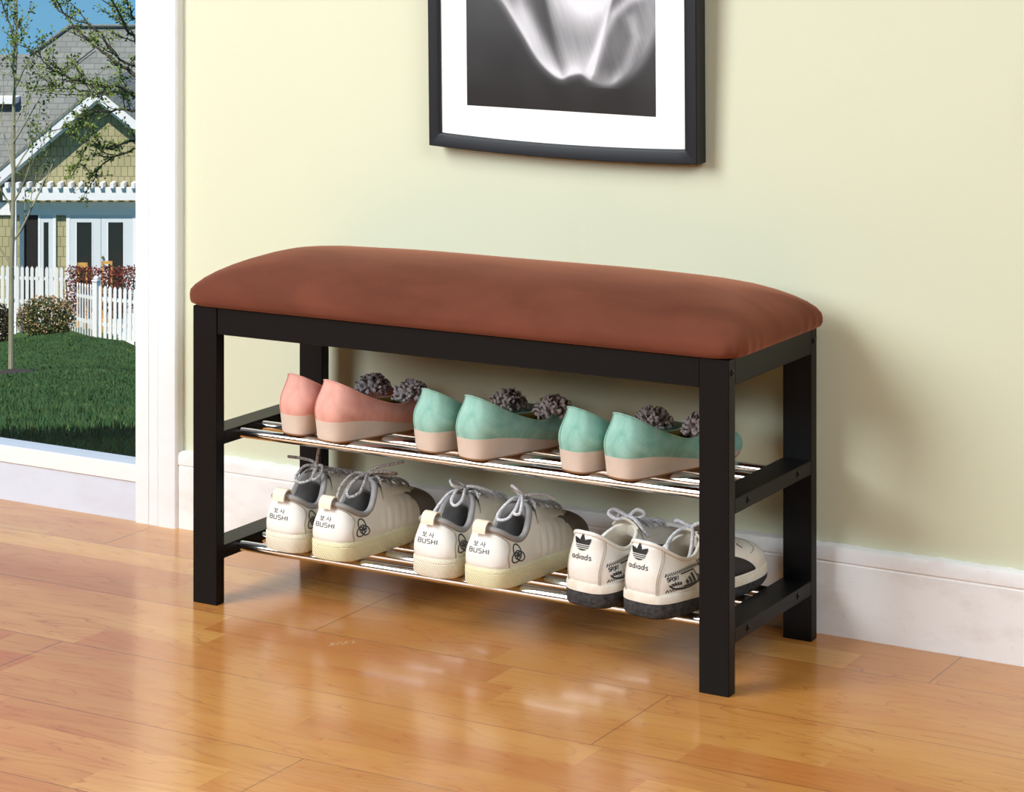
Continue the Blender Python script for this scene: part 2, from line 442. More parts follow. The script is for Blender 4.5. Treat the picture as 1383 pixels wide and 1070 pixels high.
for side, (x0, x1, xs, s) in enumerate(((0, LW, 0.0, -1), (BW - LW, BW, BW, 1))):
    ap = bpart('side_apron', MB().box(*((0, 0.018) if side == 0 else (BW - 0.018, BW)), LT, BD - LT, 0.3705, BH - 0.0004, B_), 'black_wood', smooth=False)
    for y in (0.0095, 0.2600): screw_at(xs, y, 0.3862, s, ap)
    for zc in (ZU, ZL):
        ra = bpart('side_rail', MB().box(x0, x1, LT, BD - LT, zc - 0.0090, zc + 0.0090, B_), 'black_wood', smooth=False)
        for y in (TY[0], TY[3]): screw_at(xs, y, zc, s, ra)
for zc in (ZU, ZL):
    for y in TY:
        tb = MB(); tb.tube([(LW - 0.006, y, zc), (BW - LW + 0.006, y, zc)], TR, 28)
        bpart('chrome_tube', tb, 'chrome')

def cushion():
    x0, x1, y0, y1 = -0.0135, 0.8135, -0.0110, 0.2790
    prof = [(0.016, 0.0002), (0.006, 0.0008), (0.0018, 0.0035), (0.0002, 0.0085), (0.0, 0.0150), (0.0012, 0.0205), (0.0050, 0.0270), (0.0120, 0.0345), (0.0220, 0.0420), (0.0340, 0.0487),
            (0.0480, 0.0545), (0.0640, 0.0592), (0.0820, 0.0628), (0.1020, 0.0652), (0.1220, 0.0664), (0.1400, 0.0668)]
    rows = []; NS, NE, NC = 90, 36, 9
    for d, h in prof:
        r = max(0.030 + d * 0.55, 0.03); r = min(r, (y1 - y0) / 2 - d - 0.0005) if (y1 - y0) / 2 - d < r else r
        a0, a1, b0, b1 = x0 + d, x1 - d, y0 + d, y1 - d
        r = min(r, (b1 - b0) / 2 * 0.999)
        ring = []
        for (cx, cy, t0, ex, ey, ln) in ((a1 - r, b0 + r, -90, a1, b1 - r, NE), (a1 - r, b1 - r, 0, a0 + r, b1, NS), (a0 + r, b1 - r, 90, a0, b0 + r, NE), (a0 + r, b0 + r, 180, a1 - r, b0, NS)):
            for k in range(NC):
                t = math.radians(t0 + 90 * k / NC); ring.append(Vector((cx + r * math.cos(t), cy + r * math.sin(t), 0)))
            t = math.radians(t0 + 90); s0 = Vector((cx + r * math.cos(t), cy + r * math.sin(t), 0)); e0 = Vector((ex, ey, 0))
            for k in range(ln): ring.append(s0.lerp(e0, k / ln))
        out = []
        for p in ring:
            z = h
            # crowning toward the middle, soft lumps, gathered folds at the corners
            ux = (p.x - x0) / (x1 - x0); z += 0.0062 * sm(h, 0.02, 0.064) * math.sin(PI * min(max(ux, 0), 1)) 
            z += 0.0016 * sm(h, 0.02, 0.06) * noise.noise((p.x * 7, p.y * 9, 0.3))
            q = Vector((p.x, p.y, 0)); c = Vector(((x0 + x1) / 2, (y0 + y1) / 2, 0))
            cd_ = min((q - Vector((cx_, cy_, 0))).length for cx_ in (x0, x1) for cy_ in (y0, y1))
            fold = max(0.0, 1 - cd_ / 0.11) * (1 - sm(h, 0.004, 0.036)) * sm(h, 0.0002, 0.004)
            ang = math.atan2(q.y - c.y, (q.x - c.x))
            per = (p.x + p.y * 1.3) * 210
            off = fold * 0.0022 * math.sin(per + 2 * noise.noise((p.x * 30, p.y * 30, 1)))
            off += 0.0010 * noise.noise((p.x * 16, p.y * 16, h * 20)) * sm(h, 0.0002, 0.006)
            dv = (q - c); dv = dv.normalized() if dv.length > 1e-6 else Vector((1, 0, 0))
            out.append((p.x + dv.x * off, p.y + dv.y * off, BH + z))
        rows.append(out)
    mb = MB().grid(rows, True, True, True)
    return tag(bpart('cushion', mb, 'cushion', angle=80), 'brown suede padded seat')
cushion()

# ------------------------------------------------------------------ framed print on the wall
def framed_print():
    M['frame'] = mat('black_frame_paint', (22, 23, 29), 0.45, spec=0.3, bump=0.05, bscale=120)
    M['mat_board'] = mat('white_mat_board', (246, 245, 243), 0.8)
    W_, H_, D_ = 0.4215, 0.640, 0.0270; fw = 0.0190
    t = empty('picture_frame', (0, 0, 0), 0, 'black framed black and white tulip photograph hanging on the wall above the bench', 'picture')
    base = Matrix.Translation((0.4170, WY - 0.0010, 0.6062)) @ Matrix.Rotation(math.radians(0.68), 4, 'Y') @ Matrix.Rotation(math.radians(2.2), 4, 'X') @ Matrix.Rotation(-0.0076, 4, 'Z')
    t.matrix_world = base
    def member(p, q, inw, bow=0.0):
        # mitred moulding from corner p to corner q (front view x,z), inw points to the inside
        mb = MB(); n = 24; rows = []
        p, q, inw = Vector(p), Vector(q), Vector(inw); d = (q - p).normalized()
        prof = [(0, 0), (0, -D_ + 0.0012), (0.0012, -D_), (fw - 0.004, -D_), (fw - 0.001, -D_ + 0.0012), (fw, -D_ + 0.004), (fw, 0)]
        for i in range(n + 1):
            s = i / n; row = []
            for a, y in prof:
                pt = p + inw * a + d * a + (q - p - d * 2 * a) * s
                pt = pt - inw * bow * (1 - (2 * s - 1) ** 2)
                row.append((pt.x, y, pt.y))
            rows.append(row)
        return mb.grid(rows, True, True, True)
    c = [(-W_ / 2, 0), (W_ / 2, 0), (W_ / 2, H_), (-W_ / 2, H_)]
    for i, (inw, bow) in enumerate((((0, 1), 0.005), ((-1, 0), 0), ((0, -1), 0), ((1, 0), 0))):
        member(c[i], c[(i + 1) % 4], inw, bow).build('frame_member', 'frame', t, angle=30)
    MB().box(-W_ / 2 + fw * 0.6, W_ / 2 - fw * 0.6, -0.0215, -0.0035, fw * 0.5, H_ - fw * 0.6).build('mat_board', 'mat_board', t, smooth=False)
    # the print: a grey-scale tulip close-up, tone per vertex
    px0, px1, pz0, pz1 = -0.1495, 0.1475, 0.0600, 0.565
    NX, NZ = 190, 324
    cl = [(322, -90), (342, 10), (400, 90), (470, 190), (540, 290), (600, 345), (650, 368), (690, 354), (740, 345), (782, 368), (850, 388), (900, 374), (980, 312), (1040, 230), (1100, 90), (1115, -60), (1095, -170), (980, -235), (860, -200), (720, -250), (560, -205), (430, -235), (335, -170), (322, -90)]
    cl = [(p.x, p.y) for p in cr([(a, b, 0) for a, b in cl], 6)]
    def seg(px, py, pts):
        best = 1e9; bt = 0
        for i in range(len(pts) - 1):
            ax, ay = pts[i]; bx, by = pts[i + 1]; dx, dy = bx - ax, by - ay
            u = max(0, min(1, ((px - ax) * dx + (py - ay) * dy) / (dx * dx + dy * dy + 1e-9)))
            dd = math.hypot(px - ax - u * dx, py - ay - u * dy)
            if dd < best: best = dd; bt = (i + u) / (len(pts) - 1)
        return best, bt
    def inside(px, py):
        r = False; n = len(cl); pts = cl
        for i in range(n):
            x1, y1 = pts[i]; x2, y2 = pts[(i + 1) % n]
            if (y1 > py) != (y2 > py) and px < (x2 - x1) * (py - y1) / (y2 - y1) + x1: r = not r
        return r
    crease = [(545, -60), (572, 40), (590, 150), (615, 250), (660, 345)]
    rimr = [(790, 330), (812, 268), (838, 190), (880, 110), (950, 50), (1010, 20)]
    vein = [(960, 120), (985, 190), (950, 290), (890, 370)]
    leftp = [(430, -60), (470, 90), (545, 210), (640, 345)]
    def tone(X, Z):
        x = 215 + X * 853; y = 495 - Z * 853
        g = 0.15 + 0.05 * noise.noise((x / 160, y / 160, 0)) - 0.07 * sm(y, 250, 480) + 0.10 * sm(x, 520, 215) * sm(y, 330, 60) + 0.05 * sm(x, 900, 1060)
        if y < -60:
            y = -60 + (y + 60) * 0.25
        de, _ = seg(x, y, cl); ins = inside(x, y)
        outv = max(0.08, g + 0.22 * math.exp(-(de / 20) ** 2) * (1 if y < 395 else 0.3))
        if not ins and de > 7: return outv
        v = 0.62
        dc, _ = seg(x, y, crease); dl, _ = seg(x, y, leftp); dr, _ = seg(x, y, rimr); dv_, _ = seg(x, y, vein)
        e1 = sm(x - (572 + max(0, y) * 0.22), -14, 14)          # left petal to centre petal
        va = 0.46 - 0.20 * math.exp(-(dc / 60) ** 2) + 0.40 * math.exp(-(dl / 34) ** 2)
        va -= 0.22 * math.exp(-(((x - 455) / 45) ** 2 + ((y - 20) / 70) ** 2))
        vb_ = 0.62 + 0.30 * sm(y, 220, -20) + 0.22 * math.exp(-((y - 320) / 70) ** 2) - 0.30 * math.exp(-(dc / 30) ** 2)
        vb_ += 0.4 * math.exp(-(((x - 770) / 90) ** 2 + ((y - 20) / 120) ** 2))
        v = va * (1 - e1) + vb_ * e1
        e2 = sm(x - (805 + (y - 300) * -0.30), -8, 10) * sm(y - (20 - (x - 950) * 0.05), -8, 12)
        vc = 0.42 + 0.08 * noise.noise((x / 40, y / 140, 2)) + 0.24 * sm(x, 940, 1060) + 0.20 * sm(y, 300, 385) + 0.24 * math.exp(-(dv_ / 26) ** 2)
        v = v * (1 - e2) + vc * e2
        v += 0.40 * math.exp(-(dr / 22) ** 2)
        v += 0.45 * math.exp(-(de / 36) ** 2) * sm(x, 800, 640)
        st = noise.noise(((x - 0.35 * y) / 7, y / 160, 5)) * 0.045
        v = max(0.05, min(1.0, v + st))
        k_ = sm(de if ins else -de, -7, 7 + 10 * sm(x, 780, 900))
        return outv * (1 - k_) + v * 0.88 * k_
    mb = MB(); tones = []
    rows = []
    for j in range(NZ + 1):
        row = []
        for i in range(NX + 1):
            X = i / NX; Zp = (pz1 - pz0) * j / NZ
            row.append((px0 + (px1 - px0) * X, -0.0219, pz0 + Zp)); tones.append(tone(X, Zp / (px1 - px0)))
        rows.append(row)
    mb.grid(rows)
    k = NT('tulip_print'); at = k.n('Attribute'); at.attribute_name = 'tone'; k.base(at.outputs['Color']); k.rough(0.35)
    o = mb.build('tulip_print', k.m, t, smooth=False)
    ca = o.data.color_attributes.new('tone', 'FLOAT_COLOR', 'POINT')
    for i, g in enumerate(tones):
        l_ = ((g + 0.055) / 1.055) ** 2.4 if g > 0.04 else g / 12.92
        ca.data[i].color = (l_, l_, l_ * 1.06, 1)
framed_print()
# ------------------------------------------------------------------ shoe shells
def bez(a, b, c, d, t):
    u = 1 - t; return a * (u ** 3) + b * (3 * u * u * t) + c * (3 * u * t * t) + d * (t ** 3)

class Shell:
    """upper of a shoe lofted from the sole outline to the opening; th runs heel 0 > right .5 toe > left 1, s from sole 0 to rim 1"""
    def __init__(s, table, L, oz, mirror, nt_=9, ns=24, bulge=0.003, vb=0.004, bend=0.006, vt=(0.62, 0.50, 0.30), disp=None):
        half = list(table); full = [(o, r) for o, r in half] + [((-o[0], o[1]), (-r[0], r[1], r[2])) for o, r in half[-2:0:-1]]
        m = -1 if mirror else 1
        def bx(x, y): return (x + m * bend * (math.sin(PI * min(max(y, 0), L) / L * 0.9) - 0.9 * (y / L) ** 2)) 
        s.L = L; s.bx = bx
        out = [Vector((bx(o[0], o[1]), o[1], oz(o[1]))) for o, r in full]; rim = [Vector((bx(r[0], r[1]), r[1], r[2])) for o, r in full]
        s.out = cr(out, nt_, True); s.rim = cr(rim, nt_, True); s.N = len(s.out); s.ns = ns
        s.g = []; s.n2 = []
        for i in range(s.N):
            t = s.out[(i + 1) % s.N] - s.out[i - 1]; nn = Vector((t.y, -t.x, 0)).normalized(); s.n2.append(nn)
        for k in range(ns + 1):
            row = []
            for i in range(s.N):
                p0, p1, nn = s.out[i], s.rim[i], s.n2[i]
                dz = p1.z - p0.z; h = Vector((p1.x - p0.x, p1.y - p0.y, 0)); wv = sm(h.length, 0.018, 0.085)
                up = Vector((0, 0, 1))
                c1 = p0 + nn * (bulge * (1 - wv) + vb * wv) + up * dz * (0.45 * (1 - wv) + vt[0] * wv)
                c2 = p1 - h * (0.06 * (1 - wv) + vt[1] * wv) - up * dz * (0.35 * (1 - wv) + vt[2] * wv) + nn * bulge * 0.5 * (1 - wv)
                row.append(bez(p0, c1, c2, p1, k / ns))
            s.g.append(row)
        s.normals()
        if disp:
            for k in range(ns + 1):
                for i in range(s.N): s.g[k][i] = s.g[k][i] + s.nm[k][i] * disp(s.g[k][i], k / ns, i / s.N)
            s.normals()
        mb = MB(); mb.grid([list(r) for r in s.g], True)
        # grid is wound so that normals face outwards
        s.mb = mb; s.bvh = BVHTree.FromPolygons([tuple(p) for p in mb.v], mb.f)
    def normals(s):
        s.nm = []
        for k in range(s.ns + 1):
            r = []
            for i in range(s.N):
                a = s.g[k][(i + 1) % s.N] - s.g[k][i - 1]; b = s.g[min(k + 1, s.ns)][i] - s.g[max(k - 1, 0)][i]
                n = a.cross(b); r.append(n.normalized() if n.length > 1e-12 else Vector((0, 0, 1)))
            s.nm.append(r)
    def at(s, th, t, off=0.0):
        x = (th % 1.0) * s.N; i = int(x); fx = x - i; i %= s.N; j = (i + 1) % s.N
        y = min(max(t, 0), 1) * s.ns; k = min(int(y), s.ns - 1); fy = y - k
        def L(G): return (G[k][i] * (1 - fx) + G[k][j] * fx) * (1 - fy) + (G[k + 1][i] * (1 - fx) + G[k + 1][j] * fx) * fy
        return L(s.g) + L(s.nm) * off
    def patch(s, fn, nu, nv, th=0.0011):
        """raised panel: fn(a,b) gives (th,s); edges sink into the upper"""
        rows = []
        for j in range(nv + 1):
            row = []
            for i in range(nu + 1):
                a, b = i / nu, j / nv
                e = min(min(a, 1 - a) * nu, min(b, 1 - b) * nv)
                q, t = fn(a, b); row.append(s.at(q, t, -0.0006 if e < 0.5 else th))
            rows.append(row)
        return MB().grid(rows)
    def cast(s, o, d, off):
        h, n, _, _ = s.bvh.ray_cast(Vector(o), Vector(d))
        if h is None: return None
        if n.dot(Vector(d)) > 0: n = -n
        return h + n * off
    def decal(s, verts, faces, side, c, off=0.0005):
        """wrap flat art (u right, v up, as read) on to the shell. side: heel, right, left, top"""
        pts = []; ok = []
        for u, v in verts:
            if side == 'heel': o, d = (c[0] + u, -0.3, c[2] + v), (0, 1, 0)
            elif side == 'right': o, d = (0.4, c[1] + u, c[2] + v), (-1, 0, 0)
            elif side == 'quarter': o, d = (c[0] + u * 0.766 + 0.4 * 0.643, c[1] + u * 0.643 - 0.4 * 0.766, c[2] + v), (-0.643, 0.766, 0)
            elif side == 'left': o, d = (-0.4, c[1] - u, c[2] + v), (1, 0, 0)
            else: o, d = (c[0] + u, c[1] + v, 0.5), (0, 0, -1)
            p = s.cast(o, d, off); ok.append(p is not None); pts.append(p if p is not None else Vector((0, 0, 0)))
        mb = MB(); mb.add(pts, [f_ for f_ in faces if all(ok[i] for i in f_)]); return mb

# flat art: strokes, fills and glyphs -------------------------------------------------
class Art:
    def __init__(s): s.v = []; s.f = []
    def stroke(s, pts, wd, step=0.0012, closed=False):
        P = [Vector((a, b)) for a, b in pts]
        if closed: P.append(P[0])
        Q = [P[0]]
        for a, b in zip(P, P[1:]):
            n = max(1, int((b - a).length / step))
            Q += [a.lerp(b, i / n) for i in range(1, n + 1)]
        m = len(Q); base = len(s.v)
        for i, p in enumerate(Q):
            if closed: t = Q[(i + 1) % (m - 1)] - Q[(i - 1) % (m - 1)]
            else: t = Q[min(i + 1, m - 1)] - Q[max(i - 1, 0)]
            t = t.normalized() if t.length > 1e-9 else Vector((1, 0)); n = Vector((-t.y, t.x)) * wd / 2
            s.v += [tuple(p - n), tuple(p + n)]
        s.f += [(base + 2 * i, base + 2 * i + 2, base + 2 * i + 3, base + 2 * i + 1) for i in range(m - 1)]
        return s
    def arc(s, cx, cy, rx, ry, a0, a1, wd, n=18):
        return s.stroke([(cx + rx * math.cos(math.radians(a0 + (a1 - a0) * i / n)), cy + ry * math.sin(math.radians(a0 + (a1 - a0) * i / n))) for i in range(n + 1)], wd, 1)
    def fill(s, test, x0, x1, y0, y1, step):
        nx = int((x1 - x0) / step) + 1; ny = int((y1 - y0) / step) + 1; idx = {}
        def vid(i, j):
            if (i, j) not in idx: idx[(i, j)] = len(s.v); s.v.append((x0 + i * step, y0 + j * step))
            return idx[(i, j)]
        for j in range(ny):
            for i in range(nx):
                if test(x0 + (i + 0.5) * step, y0 + (j + 0.5) * step): s.f.append((vid(i, j), vid(i + 1, j), vid(i + 1, j + 1), vid(i, j + 1)))
        return s
    def text(s, txt, x, y, h, wd, gap=0.22, slant=0.0):
        """lower-left x,y ; h cap height; letters drawn as strokes on a unit cell"""
        G = {'B': (.72, [[(0, 0), (0, 1), (.6, 1), (.66, .9), (.66, .6), (.6, .52), (0, .52)], [(.6, .52), (.7, .42), (.7, .1), (.62, 0), (0, 0)]]),
             'U': (.72, [[(0, 1), (0, .1), (.1, 0), (.6, 0), (.7, .1), (.7, 1)]]),
             'S': (.72, [[(.7, 1), (.1, 1), (0, .9), (0, .6), (.1, .52), (.6, .52), (.7, .42), (.7, .1), (.6, 0), (0, 0)]]),
             'H': (.72, [[(0, 0), (0, 1)], [(.7, 0), (.7, 1)], [(0, .52), (.7, .52)]]), 'I': (.06, [[(.03, 0), (.03, 1)]]),
             'P': (.66, [[(0, 0), (0, 1), (.55, 1), (.64, .9), (.64, .58), (.55, .48), (0, .48)]]),
             'O': (.72, [[(.1, 0), (0, .1), (0, .9), (.1, 1), (.6, 1), (.7, .9), (.7, .1), (.6, 0), (.1, 0)]]),
             'R': (.68, [[(0, 0), (0, 1), (.55, 1), (.64, .9), (.64, .6), (.55, .5), (0, .5)], [(.35, .5), (.66, 0)]]),
             'T': (.66, [[(0, 1), (.66, 1)], [(.33, 1), (.33, 0)]])}
        def ring(cx): return [(cx + .27 * math.cos(t * PI / 8), .29 + .29 * math.sin(t * PI / 8)) for t in range(17)]
        G['a'] = (.58, [ring(.27), [(.55, .6), (.55, 0)]]); G['d'] = (.58, [ring(.27), [(.55, 1), (.55, 0)]]); G['i'] = (.06, [[(.03, .6), (.03, 0)], [(.03, .8), (.03, .9)]])
        G['s'] = (.42, [[(.42, .5), (.36, .58), (.1, .58), (.02, .5), (.02, .38), (.1, .31), (.32, .28), (.4, .2), (.4, .08), (.32, 0), (.06, 0), (0, .08)]])
        G['o'] = (.56, [ring(.27)])
        for ch in txt:
            wdt, st = G[ch]
            for l in st: s.stroke([(x + (a + slant * b) * h, y + b * h) for a, b in l], wd, h * 0.25)
            x += (wdt + gap) * h
        return s
    def width(s, txt, h, gap=0.22):
        W = dict(B=.72, U=.72, S=.72, H=.72, I=.06, P=.66, O=.72, R=.68, T=.66, a=.58, d=.58, i=.06, s=.42, o=.56)
        return sum((W[c] + gap) * h for c in txt) - gap * h

def korean(a, x, y, h, wd):
    """the two syllables bo and sa"""
    w_ = h * 0.9
    def S(*p): a.stroke([(x + u * w_, y + v * h) for u, v in p], wd, h * 0.2)
    S((.18, .98), (.18, .45), (.78, .45), (.78, .98)); S((.18, .72), (.78, .72)); S((.48, .45), (.48, .12)); S((0, .12), (1, .12))
    x += w_ * 1.45
    S((.34, .95), (.30, .62), (.0, .22)); S((.33, .62), (.62, .26)); S((.82, 1.0), (.82, 0)); S((.82, .52), (1.06, .52))

def trefoil(a, cx, cy, wd):
    """three upright leaves joined below, crossed by thin bands"""
    r = wd / 2
    def leaf(ang, ln, wd_):
        px, py = cx, cy - r * .42; ca, sa = math.cos(ang), math.sin(ang)
        def t(x, y):
            u = (x - px) * ca + (y - py) * sa; v = -(x - px) * sa + (y - py) * ca
            if u < 0 or u > ln: return False
            k = u / ln; return abs(v) < wd_ * math.sin(PI * (0.22 + 0.78 * k)) ** 0.72
        return t
    L = [leaf(PI / 2, r * 1.36, r * .33), leaf(PI / 2 + .80, r * 1.34, r * .36), leaf(PI / 2 - .80, r * 1.34, r * .36),
         lambda x, y: ((x - cx) / (r * .80)) ** 2 + ((y - cy + r * .16) / (r * .52)) ** 2 < 1]
    def bands(y): 
        v = (y - (cy - r * .66)) / r
        return any(abs(v - q) < .035 for q in (.18, .36, .54))
    a.fill(lambda x, y: any(q(x, y) for q in L) and not bands(y), cx - r * 1.1, cx + r * 1.1, cy - r * .8, cy + r * 1.0, wd / 66)

def tri_emblem(a, k, wd):
    """rounded triangle of three loops around a ringed star"""
    for i, (ln, w_) in enumerate(((1.0, .44), (.86, .42), (.86, .42))):
        an = PI / 2 + i * 2.12 * (1 if i < 2 else 1); an = (PI / 2, PI / 2 + 2.16, PI / 2 - 2.16)[i]
        pts = []
        for j in range(29):
            t = j / 28 * 2 * PI - PI
            u = (ln * k) * (0.5 + 0.5 * math.cos(t)) ; v = w_ * k * math.sin(t) * (0.55 + 0.45 * (1 - math.cos(t)) / 2 + .25 * (1 + math.cos(t)) / 2) 
            u -= .10 * k
            pts.append((u * math.cos(an) - v * math.sin(an), u * math.sin(an) + v * math.cos(an)))
        a.stroke(pts, wd, 0.004)
    a.arc(0, 0, .36 * k, .36 * k, 0, 360, wd * .8, 30)
    b = len(a.v); a.v.append((0, 0))
    for j in range(10):
        r = (.27 if j % 2 == 0 else .11) * k; t = PI / 2 + j * PI / 5; a.v.append((r * math.cos(t), r * math.sin(t)))
    a.f += [(b, b + 1 + j, b + 1 + (j + 1) % 10) for j in range(10)]

# shared shoe pieces ------------------------------------------------------------------
def ring_off(sh, src, off, z=None):
    return [Vector((p.x + n.x * off, p.y + n.y * off, p.z if z is None else (z(p.y) if callable(z) else z))) for p, n in zip(src, sh.n2)]
def lining(sh, inset, bottom, ymax, drop=0.012):
    """inside of the shoe from the rim down to the insole"""
    rim = sh.rim; rows = [rim]
    cen = sum(rim, Vector()) / len(rim)
    def shrink(p, d):
        v = Vector((cen.x - p.x, cen.y - p.y, 0)); return p + v.normalized() * min(d, v.length * .8)
    r1 = [shrink(p, inset) + Vector((0, 0, 0.0005)) for p in rim]
    r2 = [shrink(p, inset * 1.2) - Vector((0, 0, drop)) for p in rim]
    b_ = []
    for p, n in zip(sh.out, sh.n2):
        q = Vector((p.x - n.x * (inset + .003), min(p.y - n.y * (inset + .003), ymax), bottom(min(p.y, ymax)))); b_.append(q)
    rows += [r1, r2]
    for t in (.35, .7, 1.0): rows.append([a.lerp(b, t) for a, b in zip(r2, b_)])
    mb = MB().grid(rows, True); 
    c = sum(b_, Vector()) / len(b_); base = len(mb.v); mb.v.append(c); n = len(b_); o = base - n
    mb.f += [(o + i, o + (i + 1) % n, base) for i in range(n)]
    return mb
def lace_curve(pts, r=0.0021, n=7): return cr(pts, n), r

TREAD = {}
# ------------------------------------------------------------------ materials of the shoes
M['leather'] = mat('offwhite_leather', (232, 224, 208), 0.48, var=0.07, vscale=45, bump=0.12, bscale=500, bdist=0.0005)
M['leather_white'] = mat('white_leather', (238, 235, 230), 0.45, c2=(230, 220, 206), vscale=26, bump=0.10, bscale=500, bdist=0.0005)
M['counter'] = mat('white_heel_panel', (240, 237, 230), 0.45, var=0.05, vscale=40, bump=0.08, bscale=400, bdist=0.0004)
M['tab'] = mat('cream_webbing', (236, 222, 200), 0.8, bump=0.2, bscale=900)
M['collar'] = mat('grey_collar_lining', (160, 156, 154), 0.9, var=0.2, vscale=60, bump=0.2, bscale=900)
M['toecap'] = mat('taupe_grey_toe', (128, 119, 112), 0.8, var=0.15, vscale=50, bump=0.2, bscale=700)
M['ink'] = mat('dark_grey_print', (66, 68, 70), 0.5)
M['black_ink'] = mat('black_print', (26, 26, 26), 0.45)
M['seam'] = mat('seam_thread', (168, 156, 140), 0.8)
M['sole_white'] = sole_material('cream_rubber', (236, 230, 212), (228, 218, 194))
M['sole_cream'] = sole_material('yellowed_rubber', (234, 230, 194), (226, 218, 174))
M['lace_speckled'] = twist_material('speckled_lace', (206, 200, 196), (120, 110, 108))
M['lace_white'] = twist_material('white_lace', (226, 224, 226), (190, 186, 188))
M['dark_inside'] = mat('dark_insole', (62, 58, 56), 0.9)
M['cream_inside'] = mat('cream_lining', (222, 210, 192), 0.8, var=0.15, vscale=50)
M['insole_white'] = mat('white_insole', (226, 224, 222), 0.7)
M['black_rubber'] = mat('black_rubber_outsole', (34, 34, 36), 0.8, c2=(70, 70, 72), vscale=160, bump=0.7, bscale=420, bdist=0.002)
M['mid_white'] = mat('white_rubber_midsole', (236, 230, 220), 0.5, c2=(214, 196, 172), vscale=30)
M['black_panel'] = mat('black_leather_panel', (30, 28, 30), 0.5, bump=0.1)
M['pink'] = suede('pink_suede', (232, 176, 162), (206, 138, 124), 22)
M['mint'] = suede('mint_suede', (166, 204, 190), (110, 162, 146), 24)
M['mint_deep'] = suede('deeper_mint_suede', (162, 202, 188), (102, 156, 140), 24)
M['wedge_pink'] = mat('pink_beige_wedge', (216, 196, 180), 0.75, var=0.12, vscale=24, bump=0.1)
M['wedge'] = mat('beige_wedge', (206, 190, 172), 0.75, var=0.10, vscale=24, bump=0.1)
M['outsole_tan'] = mat('tan_outsole', (150, 110, 76), 0.6)
M['gold_inside'] = mat('olive_gold_lining', (138, 116, 52), 0.45)
M['petal_grey'] = mat('grey_chiffon', (215, 204, 204), 0.85, var=0.3, vscale=90)
M['petal_taupe'] = mat('taupe_chiffon', (222, 204, 198), 0.85, var=0.35, vscale=90)

SNEAK = [((0, 0), (0, .0085, .0760)), ((.0185, .0022), (.0145, .0100, .0752)), ((.0285, .012), (.0225, .018, .0700)), ((.0320, .033), (.0245, .034, .0610)), ((.0322, .060), (.0255, .049, .0575)),
         ((.0325, .088), (.0250, .062, .0640)), ((.0335, .118), (.0225, .072, .0790)), ((.0345, .148), (.0180, .0785, .0880)), ((.0345, .178), (.0115, .083, .0915)), ((.0300, .208), (.006, .086, .0920)), ((.0165, .2290), (.003, .087, .0920)), ((0, .2350), (0, .0875, .0920))]
def side_tube(sh, sgn, pts, r, off=0.0):
    return [sh.cast((0.4 * sgn, y, z), (-sgn, 0, 0), off) for y, z in pts]
def seam_line(sh, pts, r=0.00055):
    out = []
    for q, t in pts: out.append(sh.at(q, t, 0.0002))
    return MB().tube(cr(out, 6), r, 5)

